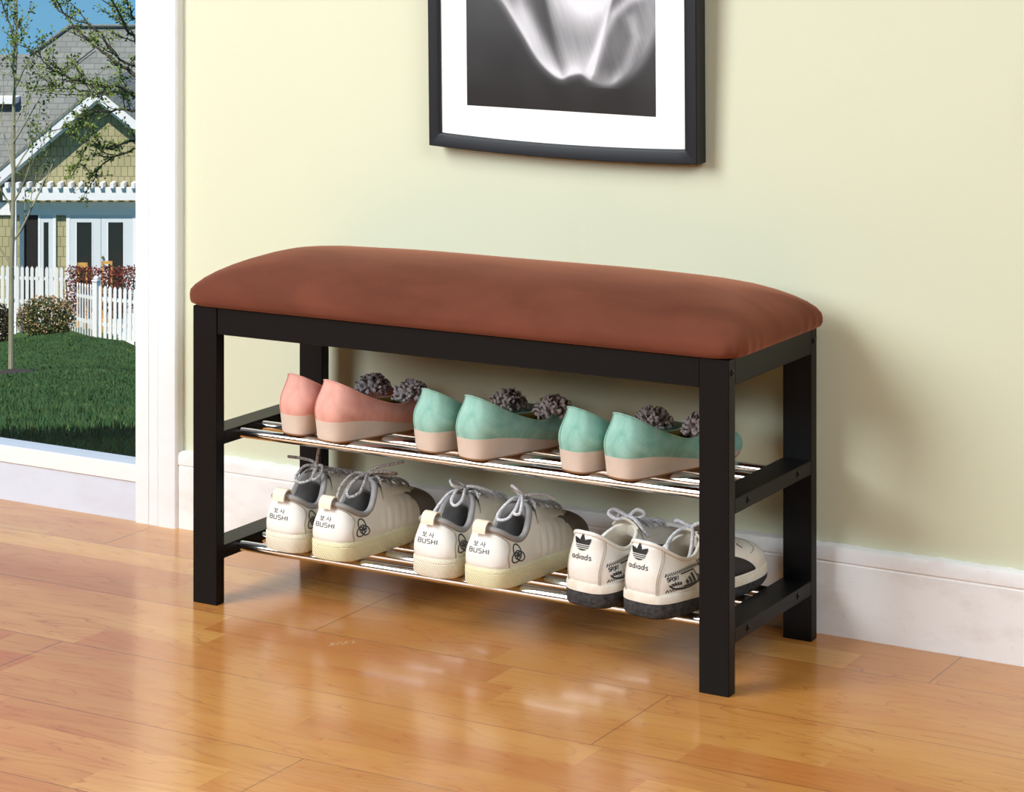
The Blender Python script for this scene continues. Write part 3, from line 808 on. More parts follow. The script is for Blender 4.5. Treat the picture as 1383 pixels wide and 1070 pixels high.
def sneaker(name, loc, rz, label, group, mirror, sole, lace, bow, tilt=0.0):
    L = 0.235
    t = empty(name, loc, rz, label, 'shoe', group)
    def oz(y): return 0.0245 - 0.003 * sm(y, 0.05, 0.2)
    def disp(p, s, q):
        wv = sm(p.y, .072, .080) * (1 - sm(p.y, .146, .156)) * sm(s, .03, .12) * (1 - sm(s, .52, .70))
        return wv * 0.0022 * (abs(math.sin((p.y - 0.004 * s - .072) / .0150 * PI)) ** 0.5 - 0.6) + 0.0004 * noise.noise((p.x * 60, p.y * 60, p.z * 60))
    sh = Shell(SNEAK, L, oz, mirror, nt_=14, ns=26, bulge=0.0040, vb=0.004, vt=(.52, .50, .36), disp=disp)
    up = sh.mb.build('upper', 'leather', t, angle=60)
    # cup sole: outline rings from the ground to the foxing line
    mb = MB(); base = lambda y: 0.004 * sm(y, .20, .26) + .0015 * (1 - sm(y, 0, .02))
    rings = [ring_off(sh, sh.out, -.0030, lambda y: base(y)), ring_off(sh, sh.out, .0010, lambda y: base(y) + .0008), ring_off(sh, sh.out, .0026, lambda y: base(y) + .004), ring_off(sh, sh.out, .0028, lambda y: oz(y) - .0050),
             ring_off(sh, sh.out, .0020, lambda y: oz(y) - .0044), ring_off(sh, sh.out, .0020, lambda y: oz(y) - .0038), ring_off(sh, sh.out, .0028, lambda y: oz(y) - .0032), ring_off(sh, sh.out, .0026, lambda y: oz(y) + .0004),
             ring_off(sh, sh.out, .0018, lambda y: oz(y) + .0014), ring_off(sh, sh.out, -.0012, lambda y: oz(y) + .0014)]
    mb.grid(rings, True, True, False); mb.build('sole', sole, t, angle=50)
    # heel counter panel with an S-shaped border
    def cf(a, b):
        half = 0.104 + 0.010 * sm(b, .3, .72) + 0.006 * (1 - sm(b, 0, .3)) - 0.030 * sm(b, .80, 1.0) ** 2
        return (a * 2 - 1) * half, 0.02 + b * 0.86 - 0.02 * abs(a * 2 - 1) ** 3 * b
    hp = sh.patch(cf, 44, 20).build('heel_panel', 'counter', t, angle=60); tag(hp, 'white heel panel with dark lettering')
    sb = MB()
    for sg in (0, 1):
        sb.tube(cr([sh.at(*cf(sg, b / 10), 0.0010) for b in range(11)], 3), .0005, 5)
    sb.tube(cr([sh.at(*cf(a / 16, 1.0), 0.0008) for a in range(17)], 2), .0004, 5)
    sb.build('stitching', 'seam', hp)
    a = Art(); h = .0052; wl = a.width('BUSHI', h, .36); a.text('BUSHI', -wl / 2, .0, h, .00085, .36); a.v = [(u * 1.30, v) for u, v in a.v]; k_ = Art(); korean(k_, -.0072, .0074, .0064, .00075); n_ = len(a.v); a.v += [(u * 1.28, v) for u, v in k_.v]; a.f += [tuple(i_ + n_ for i_ in f_) for f_ in k_.f]
    sh.decal(a.v, a.f, 'heel', (-.0012, 0, .0450), .0016).build('lettering', 'ink', hp, smooth=False)
    # emblem on the flanks
    for sd, c in (('right', (0, .036, .0395)), ('left', (0, .036, .0395))):
        a = Art(); tri_emblem(a, .0145, .0017)
        if sd == 'right': d_ = sh.decal([(u * 1.25, v) for u, v in a.v], a.f, sd, c, .0006)
        else: d_ = sh.decal(a.v, a.f, sd, c, .0006)
        d_.build('emblem', 'ink', t, smooth=False)
    # grey toe piece: front quarter of the upper
    def tf(a, b): 
        q = 0.5 + (a * 2 - 1) * (0.170 - 0.030 * b)
        return q, 0.01 + b * (0.52 + 0.12 * abs(a * 2 - 1) ** 2)
    tc_ = sh.patch(tf, 40, 22, 0.0008).build('toe_cap', 'toecap', t, angle=60); tag(tc_, 'taupe grey toe cap')
    # padded collar
    cb = MB().tube([p + Vector((0, 0, -.001)) for p in sh.rim], .0040, 10, closed=True); cb.build('collar', 'collar', t)
    li = lining(sh, .0045, lambda y: .027, .17).build('lining', 'collar', t, angle=70); tag(li, 'grey lining')
    # tongue
    rows = []; pth = cr([(0, .140, .0690), (0, .118, .0790), (0, .098, .0890), (0, .085, .0960), (0, .079, .1000)], 5)
    for i, p in enumerate(pth):
        wdt = .017 + .003 * i / len(pth); rows.append([Vector((sh.bx(0, p.y) + wdt * u, p.y, p.z - .010 * u * u)) for u in [k / 5 - 1 for k in range(11)]] + [Vector((sh.bx(0, p.y) + wdt * u * .96, p.y - .004, p.z - .010 * u * u - .003)) for u in [1 - k / 5 for k in range(11)]])
    tg = MB().grid(rows, True, True, True).build('tongue', 'collar', t, angle=60)
    # eyestays
    def top(x, y, off): 
        p = sh.cast((sh.bx(0, y) + x, y, .4), (0, 0, -1), off); return p if p is not None else Vector((sh.bx(0, y) + x, y, .09))
    for sg in (-1, 1):
        rows = []
        for j in range(17):
            y = .086 + .066 * j / 16; xi = sg * (.0115 + .002 * (1 - j / 16))
            xs = [xi, xi + sg * .001, xi + sg * .006, xi + sg * .0115, xi + sg * .0125]; os_ = [-.0005, .0042, .0040, .0022, -.0005]
            rows.append([top(x, y, o_) for x, o_ in zip(xs, os_)])
        if sg > 0: rows = rows[::-1]
        MB().grid(rows).build('eyestay', 'leather', t, angle=60)
    lb = MB(); r = .0021
    for k in range(6):
        y = .090 + .0118 * k; sg = 1 if k % 2 else -1
        A = top(-sg * .0175, y, .0030); B = top(sg * .0175, y + .006, .0030); A2 = top(-sg * .012, y + .001, .0068); B2 = top(sg * .012, y + .005, .0068); Cc = top(0, y + .003, .0078)
        lb.tube(cr([A, A2, Cc, B2, B], 6), r, 7)
    lc = lb.build('laces', lace, t)
    kb = MB()
    for q_, pts in enumerate(bow):
        f_ = .80 if q_ < 2 else 1.0; K = (0, .112, .104)
        kb.tube(cr([(sh.bx(0, .09) + K[0] + (p[0] - K[0]) * f_ + (.003 if q_ < 2 and j_ not in (0, len(pts) - 1) else 0), K[1] + (p[1] - K[1]) * f_ - .0255, K[2] + (p[2] - K[2]) * f_ - .0035) for j_, p in enumerate(pts)], 9), r, 7)
    kb.build('bow', lace, lc)
    # heel pull loop
    pts = cr([(0, -.0012, .0700), (0, -.0008, .0750), (0, .0012, .0800), (0, .0070, .0835), (0, .0130, .0810), (0, .0155, .071)], 6)
    nr = []
    for i, p in enumerate(pts):
        d = pts[min(i + 1, len(pts) - 1)] - pts[max(i - 1, 0)]; nr.append(Vector((0, -d.z, d.y)))
    MB().band(pts, nr, (1, 0, 0), .0200, .0018).build('heel_loop', 'tab', t, angle=50)
    return t

BOWS = [
    # loops and ends: points in shoe space (x, y, z)
    [[(0, .112, .1035), (-.018, .095, .1045), (-.020, .074, .090), (-.006, .066, .083), (.008, .078, .088), (.004, .098, .100), (0, .112, .1045)],
     [(0, .112, .1045), (.013, .104, .106), (.021, .090, .096), (.012, .080, .0875), (.003, .094, .098), (0, .112, .104)],
     [(0, .112, .104), (.004, .106, .113), (.013, .098, .129), (.022, .092, .146)],
     [(0, .112, .1035), (-.015, .118, .107), (-.035, .116, .109), (-.052, .110, .110)]],
    [[(0, .112, .1035), (-.010, .092, .100), (-.015, .070, .082), (-.003, .060, .074), (.006, .076, .080), (.002, .098, .098), (0, .112, .1045)],
     [(0, .112, .1045), (.016, .120, .108), (.030, .130, .106), (.034, .142, .102), (.020, .136, .101), (.004, .116, .104)],
     [(0, .112, .104), (.008, .116, .111), (.022, .128, .115), (.040, .140, .119)],
     [(0, .112, .1035), (-.014, .098, .104), (-.020, .078, .090), (-.016, .062, .070)]],
    [[(0, .112, .1035), (-.004, .092, .104), (-.002, .072, .090), (.010, .066, .084), (.013, .080, .090), (.005, .100, .102), (0, .112, .1045)],
     [(0, .112, .1045), (-.012, .106, .113), (-.018, .092, .117), (-.008, .086, .110), (0, .100, .106), (.002, .112, .104)],
     [(0, .112, .104), (.014, .110, .107), (.026, .118, .104), (.032, .130, .098)],
     [(0, .112, .1035), (-.010, .090, .098), (-.016, .066, .078), (-.014, .058, .066)]],
    [[(0, .112, .1035), (-.008, .092, .103), (-.016, .068, .086), (-.012, .058, .076), (.004, .064, .079), (.006, .090, .097), (0, .112, .1045)],
     [(0, .112, .1045), (.008, .098, .108), (.018, .082, .099), (.022, .070, .088), (.012, .070, .087), (.004, .094, .100), (0, .110, .104)],
     [(0, .112, .104), (-.006, .104, .114), (-.002, .094, .121), (.008, .090, .119), (.012, .098, .112)],
     [(0, .112, .104), (.016, .120, .107), (.026, .132, .105), (.034, .140, .100)]],
]
S_Z = ZL + TR + 0.0002
G1 = 'white sneakers on the lower shelf'
sneaker('sneaker', (0.1235, 0.0280, S_Z), math.radians(-5), 'off-white sneaker with a stiff speckled lace end sticking up, leftmost on the lower shelf', G1, True, 'sole_white', 'lace_speckled', BOWS[0])
sneaker('sneaker', (0.2010, 0.0250, S_Z), math.radians(-4), 'off-white sneaker with yellowed sole and speckled laces, second from left on lower shelf', G1, False, 'sole_cream', 'lace_speckled', BOWS[1])
sneaker('sneaker', (0.3620, 0.0240, S_Z), math.radians(-5), 'off-white sneaker with plain white laces and cream sole, third from left on lower shelf', G1, True, 'sole_white', 'lace_white', BOWS[2])
sneaker('sneaker', (0.4430, 0.0180, S_Z), math.radians(-5), 'off-white sneaker with plain white laces and yellowed sole, fourth from left on lower shelf', G1, False, 'sole_cream', 'lace_white', BOWS[3])

TREF = [((0, 0), (0, .0045, .0915)), ((.0195, .0025), (.0135, .0065, .0905)), ((.0305, .014), (.0220, .016, .0845)), ((.0345, .037), (.0255, .034, .0735)), ((.0348, .066), (.0260, .053, .0655)),
        ((.0350, .094), (.0250, .071, .0650)), ((.0360, .126), (.0215, .086, .0720)), ((.0375, .156), (.0165, .095, .0770)), ((.0380, .188), (.010, .100, .0800)), ((.0330, .219), (.005, .103, .0810)), ((.0180, .2405), (.0025, .1045, .0810)), ((0, .2460), (0, .105, .0810))]
def trainer(name, loc, rz, label, mirror, bow):
    L = 0.246
    t = empty(name, loc, rz, label, 'shoe', 'black soled white sneakers on the lower shelf')
    def oz(y): return 0.0285 - 0.005 * sm(y, .03, .16) + .002 * sm(y, .2, .26)
    sh = Shell(TREF, L, oz, mirror, nt_=14, ns=26, bulge=0.0040, vb=0.005, vt=(.55, .50, .34), disp=lambda p, s, q: 0.0004 * noise.noise((p.x * 55, p.y * 55, p.z * 55)))
    sh.mb.build('upper', 'leather_white', t, angle=60)
    ob = lambda y: .006 * sm(y, .17, .246)
    mid = lambda y: oz(y) - .0095
    o1 = [ring_off(sh, sh.out, -.0040, ob), ring_off(sh, sh.out, .0010, lambda y: ob(y) + .0012), ring_off(sh, sh.out, .0030, lambda y: ob(y) + .0045), ring_off(sh, sh.out, .0034, lambda y: mid(y) - .0006), ring_off(sh, sh.out, .0020, mid), ring_off(sh, sh.out, -.004, mid)]
    tag(MB().grid(o1, True, True, True).build('outsole', 'black_rubber', t, angle=50), 'black speckled rubber outsole')
    o2 = [ring_off(sh, sh.out, .0016, mid), ring_off(sh, sh.out, .0036, lambda y: mid(y) + .0008), ring_off(sh, sh.out, .0036, lambda y: oz(y) - .0012), ring_off(sh, sh.out, .0026, lambda y: oz(y) + .0012), ring_off(sh, sh.out, -.001, lambda y: oz(y) + .0014)]
    MB().grid(o2, True).build('midsole', 'mid_white', t, angle=60)
    def cf(a, b): return (a * 2 - 1) * (0.062 + 0.036 * sm(b, .10, .95)), 0.015 + b * 0.965
    hp = sh.patch(cf, 40, 22, .0009).build('heel_panel', 'leather_white', t, angle=60)
    for sg in (0, 1):
        for d in (.0, .055): MB().tube([sh.at(*cf(abs(sg - d), b / 24), .0010) for b in range(25)], .00045, 5).build('stitching', 'seam', hp)
    a = Art(); trefoil(a, 0, .0120, .0250); h = .0066; wl = a.width('adiads', h, .30); a.text('adiads', -wl / 2, -.0068, h, .00085, .30)
    sh.decal(a.v, a.f, 'heel', (-.0010, 0, .0665), .0016).build('lettering', 'black_ink', hp, smooth=False)
    for sd in ('right', 'left'):
        c = (0, .0380 if sd == 'right' else .0540, .0430); a = Art()
        def zig(p, q, n, amp):
            P = []; dx, dy = q[0] - p[0], q[1] - p[1]; ln = math.hypot(dx, dy)
            for i in range(n + 1):
                k = i / n; s_ = amp * (1 if i % 2 else -1); P.append((p[0] + dx * k - dy / ln * s_, p[1] + dy * k + dx / ln * s_))
            z_ = Art(); z_.stroke(P, .0016, .004); sh.decal(z_.v, z_.f, sd, c, .0007).build('zigzag_stitch', 'black_ink', t, smooth=False)
        zig((-.026, .0105), (.040, .0130), 36, .0017); zig((-.026, -.0085), (.040, -.0045), 36, .0017); zig((.0400, -.0045), (.0400, .0130), 12, .0017)
        # oval badge with a little mountain of three bars
        a.text('SPORT', -.0240, .0032, .0042, .0011, .24)
        a.text('adidas', -.0185, -.0030, .0046, .0012, .16)
        a.arc(.005, .0000, .0270, .0088, -172, 20, .0018, 34)
        for i, hh in enumerate((.0045, .0075, .0105)):
            x0_ = .007 + i * .0064
            a.stroke([(x0_ + .0035, -.004), (x0_ - .0005, -.004 + hh)], .0042, .003)
        a.stroke([(.002, -.0062), (.030, -.0050)], .0016, .002); a.stroke([(-.001, .0085), (.026, .0092)], .0014, .002); a.stroke([(.026, .0092), (.031, -.0050)], .0014, .002)
        sh.decal(a.v, a.f, sd, c, .0006).build('side_badge', 'black_ink', t, smooth=False)
        # black forefoot panel with white jagged edge
        q0 = .25 if sd == 'right' else .75; sg = 1 if sd == 'right' else -1
        def pf(a_, b_): return q0 + sg * (-.020 + .142 * a_ - .045 * b_ * a_), .02 + b_ * (.86 - .42 * a_ ** 2)
        bp = sh.patch(pf, 22, 14, .0008)
        if sd == 'left': bp.f = [f_[::-1] for f_ in bp.f]
        bp = tag(bp.build('forefoot_panel', 'black_panel', t, angle=60), 'black side panel with white zigzag edge')
        zb = MB(); zb.tube([sh.at(*pf(.03 + .05 * (i % 2), i / 26), .0012) for i in range(27)], .0009, 5); zb.build('zigzag_edge', 'mid_white', bp)
        sh_line = MB(); sh_line.tube(cr([sh.at(.5 + sg * (.125 - .125 * k / 12), .34 + .24 * sm(k / 12, 0, 1), .0003) for k in range(13)], 3), .0006, 5); sh_line.build('toe_seam', 'seam', t)
    tg_ = Art(); tg_.stroke([(-.004, .004), (-.001, 0), (.006, .001), (.009, .004)], .0018, .001)
    sh.decal(tg_.v, tg_.f, 'top', (sh.bx(0, .170) + .020, .166, 0), .0006).build('toe_mark', 'black_ink', t, smooth=False)
    MB().tube([p for p in sh.rim], .0026, 9, closed=True).build('collar', 'leather_white', t)
    li = lining(sh, .0030, lambda y: .033, .17).build('lining', 'cream_inside', t, angle=70); tag(li, 'cream lining')
    ins = [Vector((sh.bx(0, .07) + .022 * math.cos(2 * PI * i / 30), .072 + .054 * math.sin(2 * PI * i / 30), .0345)) for i in range(30)]
    MB().grid([[p - Vector((0, 0, .001)) for p in ins], ins], True, False, True).build('insole', 'insole_white', t)
    rows = []; pth = cr([(0, .155, .0610), (0, .132, .0700), (0, .112, .0790), (0, .100, .0870), (0, .094, .0920)], 5)
    for i, p in enumerate(pth):
        wdt = .017 + .004 * i / len(pth); rows.append([Vector((sh.bx(0, p.y) + wdt * u, p.y, p.z - .010 * u * u)) for u in [k / 5 - 1 for k in range(11)]] + [Vector((sh.bx(0, p.y) + wdt * u * .96, p.y - .002, p.z - .010 * u * u - .0022)) for u in [1 - k / 5 for k in range(11)]])
    MB().grid(rows, True, True, True).build('tongue', 'cream_inside', t, angle=60)
    def top(x, y, off):
        p = sh.cast((sh.bx(0, y) + x, y, .4), (0, 0, -1), off); return p if p is not None else Vector((sh.bx(0, y) + x, y, .085))
    for sg in (-1, 1):
        rows = []
        for j in range(17):
            y = .100 + .064 * j / 16; xi = sg * .0115
            xs = [xi, xi + sg * .001, xi + sg * .006, xi + sg * .0115, xi + sg * .0125]; os_ = [-.0005, .0040, .0038, .0020, -.0005]
            rows.append([top(x, y, o_) for x, o_ in zip(xs, os_)])
        if sg > 0: rows = rows[::-1]
        MB().grid(rows).build('eyestay', 'leather_white', t, angle=60)
    lb = MB(); r = .0025
    for k in range(5):
        y = .106 + .0120 * k; sg = 1 if k % 2 else -1
        A = top(-sg * .0170, y, .0030); B = top(sg * .0170, y + .006, .0030); A2 = top(-sg * .012, y + .001, .0068); B2 = top(sg * .012, y + .005, .0068); Cc = top(0, y + .003, .0080)
        lb.tube(cr([A, A2, Cc, B2, B], 6), r, 7)
    lc = lb.build('laces', 'lace_white', t); kb = MB()
    for pts in bow: kb.tube(cr([(sh.bx(0, .10) + p[0], p[1] - .022, p[2] - .009) for p in pts], 9), r, 7)
    kb.build('bow', 'lace_white', lc)
TBOW = [[[(0, .124, .100), (-.018, .118, .108), (-.022, .110, .104), (-.010, .112, .098), (0, .124, .101)], [(0, .124, .101), (.014, .122, .112), (.024, .126, .108), (.014, .130, .101), (0, .125, .101)],
         [(0, .124, .101), (.012, .120, .100), (.022, .122, .090), (.026, .130, .080)], [(0, .124, .101), (-.016, .128, .102), (-.026, .136, .094)]],
        [[(0, .124, .100), (-.016, .120, .106), (-.024, .122, .104), (-.012, .128, .099), (0, .124, .101)], [(0, .124, .101), (.014, .122, .108), (.026, .128, .104), (.014, .134, .099), (0, .125, .101)],
         [(0, .124, .101), (.010, .112, .094), (.016, .098, .074), (.012, .090, .060)], [(0, .124, .101), (-.012, .110, .096), (-.020, .100, .082), (-.016, .094, .070)]]]
trainer('sneaker', (0.5960, 0.0100, S_Z), math.radians(-10), 'white sneaker with black sole, whole heel visible, just left of its black-soled twin', True, TBOW[0])
trainer('sneaker', (0.6770, 0.0060, S_Z), math.radians(-11), 'white sneaker with black sole and black toe panel, crossed by the right front leg', False, TBOW[1])

# ------------------------------------------------------------------ wedge flats
FLAT = [((0, 0), (0, .0120, .0810)), ((.0150, .003), (.0108, .0135, .0798)), ((.0240, .013), (.0185, .0200, .0765)), ((.0278, .033), (.0240, .034, .0690)), ((.0278, .060), (.0262, .055, .0580)),
        ((.0278, .090), (.0272, .080, .0480)), ((.0288, .120), (.0272, .102, .0410)), ((.0300, .150), (.0245, .122, .0390)), ((.0298, .180), (.0185, .136, .0400)), ((.0250, .208), (.012, .143, .0415)), ((.0130, .227), (.006, .146, .0420)), ((0, .232), (0, .147, .0420))]
def flat(name, loc, rz, label, group, mirror, m, wedge, petal, seed, sc_=1.0):
    L = .232
    t = empty(name, loc, rz, label, 'shoe', group)
    def oz(y): return 0.0285 - 0.0175 * sm(y, .02, .155) - .001
    sh = Shell(FLAT, L, oz, mirror, nt_=10, ns=22, bulge=0.0064, vb=0.005, bend=.004, vt=(.80, .42, .05), disp=lambda p, s, q: 0.0005 * noise.noise((p.x * 50, p.y * 50, p.z * 50 + seed)))
    sh.mb.build('upper', m, t, angle=70)
    ob = lambda y: .0032 * sm(y, .17, .232) + .0008 * (1 - sm(y, 0, .012))
    rg = [ring_off(sh, sh.out, -.0060, ob), ring_off(sh, sh.out, -.0030, ob)]
    MB().grid(rg + [ring_off(sh, sh.out, -.0024, lambda y: ob(y) + .0022)], True, True, False).build('outsole', 'outsole_tan', t, angle=50)
    wr = [ring_off(sh, sh.out, -.0026, lambda y: ob(y) + .0016)]
    for k in range(1, 7): wr.append(ring_off(sh, sh.out, -.0020 + .0026 * (k / 6) ** 1.2, lambda y, k=k: (ob(y) + .0018) * (1 - k / 6) + (oz(y) + .0006) * k / 6))
    wr.append(ring_off(sh, sh.out, -.002, lambda y: oz(y) + .0008))
    tag(MB().grid(wr, True).build('wedge_sole', wedge, t, angle=60), 'beige wedge sole')
    li = lining(sh, .0018, lambda y: oz(y) + .004, .19, .006).build('lining', 'gold_inside', t, angle=70); tag(li, 'olive gold lining')
    MB().tube([p for p in sh.rim], .0011, 6, closed=True).build('top_binding', m, t)
    q = -.045 if not mirror else -.045
    MB().tube([sh.at(q + .012 * (1 - k / 16), k / 16, .0001) for k in range(17)], .0005, 5).build('back_seam', M['pink_seam'] if m == 'pink' else M['mint_seam'], t)
    # ruffled flower on the toe
    r0 = random.Random(seed); fb = MB(); cx, cy, cz = sh.bx(0, .155), .157, .0385; R_ = .0245
    for i in range(105):
        gz = 1 - (i + .5) / 105 * 1.05; ph = math.acos(max(-1, min(1, gz))); th = i * 2.39996 + r0.uniform(-.2, .2)
        n = Vector((math.sin(ph) * math.cos(th), math.sin(ph) * math.sin(th), math.cos(ph)))
        c = Vector((cx, cy, cz)) + Vector((n.x * R_, n.y * R_, n.z * R_ * .84)) * (.70 + .12 * r0.random())
        a = n.cross(Vector((0.3, 0.2, 1))).normalized(); a = (Matrix.Rotation(r0.random() * 6.28, 3, n) @ a); b = n.cross(a)
        n2 = (n + Vector((r0.uniform(-.5, .5), r0.uniform(-.5, .5), r0.uniform(-.3, .3)))).normalized()
        ln = .0062 + .0028 * r0.random(); wd = .0017 + .0007 * r0.random(); rows = []
        for k in range(10):
            u = -.5 + k / 9 * 4.2; p = c + (a * (math.cos(u) * ln * .42) + n2 * (math.sin(u) * ln * .85 + ln * .25))
            rows.append([p - b * wd, p + n * .0005, p + b * wd])
        fb.grid(rows)
    fb.ellipsoid((cx, cy, cz), (R_ * .70, R_ * .70, R_ * .50), 16, 9)
    fl_ = fb.build('flower', petal, t, angle=60); tag(fl_, 'ruffled fabric flower')
    return t
M['pink_seam'] = mat('pink_seam', (186, 100, 84), 0.8); M['mint_seam'] = mat('mint_seam', (84, 140, 124), 0.8)
F_Z = ZU + TR + 0.0001
G2 = 'wedge flats on the upper shelf'
flat('ballet_flat', (0.1235, 0.0445, F_Z), math.radians(-16), 'pink suede wedge flat nearest the left legs on the upper shelf', G2, True, 'pink', 'wedge_pink', 'petal_grey', 1)
flat('ballet_flat', (0.1880, 0.0335, F_Z), math.radians(-17), 'pink suede wedge flat in front of its twin, beside the first mint flat', G2, False, 'pink', 'wedge_pink', 'petal_grey', 2)
flat('ballet_flat', (0.3350, 0.0480, F_Z), math.radians(-18), 'mint green suede wedge flat just right of the pink pair', G2, True, 'mint', 'wedge_pink', 'petal_taupe', 3)
flat('ballet_flat', (0.4050, 0.0400, F_Z), math.radians(-18), 'mint green suede wedge flat in middle of upper shelf, its long flank showing', G2, False, 'mint', 'wedge_pink', 'petal_taupe', 4)
flat('ballet_flat', (0.5560, 0.0430, F_Z), math.radians(-18), 'mint green suede wedge flat, second from the right on the upper shelf', G2, True, 'mint_deep', 'wedge_pink', 'petal_taupe', 5)
flat('ballet_flat', (0.6220, 0.0400, F_Z), math.radians(-18), 'mint green suede wedge flat nearest the right end, its toe behind the front leg', G2, False, 'mint_deep', 'wedge_pink', 'petal_taupe', 6)
# ------------------------------------------------------------------ the garden and the house across it, downhill from the window
def at(u, v, Z): return CAM + (FW + RT * ((u - 691.5) / FPX) - Vector((0, 0, 1)) * ((v - HOR) / FPX)) * Z
HK = [(0, -.15), (4.6, -.15), (6, -.38), (12, -1.55), (19, -2.85), (26, -4.05), (33, -5.05), (38, -5.78), (42, -6.55), (50, -8.0), (60, -9.45), (80, -11.0)]
def hill(Z, l=0.0):
    for (a, p), (b, q) in zip(HK, HK[1:]):
        if Z <= b:
            t = max(0, (Z - a) / (b - a)); base = p + (q - p) * t; break
    else: base = HK[-1][1]
    return base - 0.15 * min(abs(l - Z * 0.0 + 0.15) ** 1.8, 6) * sm(Z, 14, 38) + 0.035 * noise.noise((l * .5, Z * .35, 0)) * sm(Z, 5, 9)
U0 = 90
def lat(p): return (p - CAM).dot(RT) - (U0 - 691.5) / FPX * (p - CAM).dot(FW)
def gpt(l, Z):
    p = CAM + FW * Z + RT * ((U0 - 691.5) / FPX * Z + l); return Vector((p.x, p.y, hill(Z, l)))
zs = [2 + i * .25 for i in range(40)] + [12 + i * .5 for i in range(64)] + [44 + i * 2 for i in range(19)]
ls = [-26, -18, -12, -8, -6, -5] + [-4 + i * .25 for i in range(33)] + [5, 6, 8, 12, 18, 26]
M['lawn'] = lawn_material()
struct('ground', MB().grid([[gpt(l, z) for l in ls] for z in zs]), 'lawn', wall=False)
def under(u, v0, Z):
    """ground point seen in the direction of column u at depth Z"""
    p = at(u, v0, Z); l = lat(p); return gpt(l, Z)

# grass blades on the near lawn
gr = MB(); r0 = random.Random(3)
vs_, fs_ = [], []
for i in range(90000):
    Z = 4.9 + 34 * r0.random() ** 1.7; l = (r0.random() - .5) * (1.2 + Z * .16)
    p = gpt(l, Z)
    if p.y < 0.55: continue
    h = .012 + .020 * r0.random(); a = r0.random() * 6.28; wd = .0014 + .00016 * Z; lean = .018
    d = Vector((math.cos(a), math.sin(a), 0)); b = len(vs_); tip = p + Vector((math.sin(a * 3) * lean, math.cos(a * 5) * lean, h))
    vs_ += [p - d * wd, p + d * wd, tip]; fs_.append((b, b + 1, b + 2))
gr.v = vs_; gr.f = fs_
M['blade'] = leafy('grass_blade', [(0.3, lin(32, 68, 42)), (0.55, lin(52, 86, 46)), (0.75, lin(104, 124, 66))], 2.5)
tag(gr.build('grass', 'blade', smooth=False), 'mown green grass blades covering the lawn outside the window', 'grass', kind='stuff')

def leaf_cloud(mb, r0, centre, rad, n, size, shell=0.5, flat=1.0):
    c = Vector(centre)
    for i in range(n):
        while True:
            d = Vector((r0.uniform(-1, 1), r0.uniform(-1, 1), r0.uniform(-1, 1)))
            if 0.05 < d.length <= 1: break
        d = d.normalized() * (shell + (1 - shell) * r0.random())
        p = c + Vector((d.x * rad[0], d.y * rad[1], d.z * rad[2]))
        leaf(mb, r0, p, size)
def leaf(mb, r0, p, size):
    a = Vector((r0.uniform(-1, 1), r0.uniform(-1, 1), r0.uniform(-.6, 1))).normalized(); b = a.cross(Vector((r0.uniform(-1, 1), r0.uniform(-1, 1), r0.uniform(-1, 1)))).normalized(); s = size * (.7 + .6 * r0.random())
    n = a.cross(b) * s * .18
    mb.add([p, p + a * s * .5 + b * s * .32 + n, p + a * s, p + a * s * .5 - b * s * .32 + n], [(0, 1, 2), (0, 2, 3)])

M['bark'] = mat('young_tree_bark', (160, 154, 124), 0.9, var=0.3, vscale=8)
M['bark_dark'] = mat('dark_bark', (74, 66, 52), 0.9, var=0.3, vscale=8)
M['leaf_spring'] = leafy('spring_leaves', [(0.3, lin(86, 104, 44)), (0.55, lin(118, 134, 60)), (0.8, lin(146, 156, 84))], 3)
M['leaf_tree'] = leafy('tree_leaves', [(0.3, lin(96, 114, 50)), (0.55, lin(124, 142, 66)), (0.8, lin(160, 172, 96))], 3)

def grow(wood, twigs, r0, p, d, ln, r, depth, wander=.18, up=.15, split=(2, 3), spread=.7):
    pts = [p]; q = p.copy(); dd = d.normalized(); n = 6
    for k in range(n):
        dd = (dd + Vector((r0.uniform(-1, 1), r0.uniform(-1, 1), r0.uniform(-1, 1))) * wander + Vector((0, 0, up * .2))).normalized()
        q = q + dd * ln / n; pts.append(q.copy())
    wood.tube(pts, [r * (1 - .5 * k / n) for k in range(n + 1)], 5 if depth < 2 else 7)
    if depth <= 1: twigs += [(pt, dd.copy()) for pt in pts[1:]]
    if depth == 0: return
    for k in range(r0.randint(*split) + (1 if depth > 1 else 0)):
        i = r0.randint(2, n); ax = Vector((r0.uniform(-1, 1), r0.uniform(-1, 1), r0.uniform(-.5, 1))).normalized()
        nd = (dd + ax * spread).normalized()
        grow(wood, twigs, r0, pts[i], nd, ln * r0.uniform(.5, .78), r * .48, depth - 1, wander, up, split, spread)

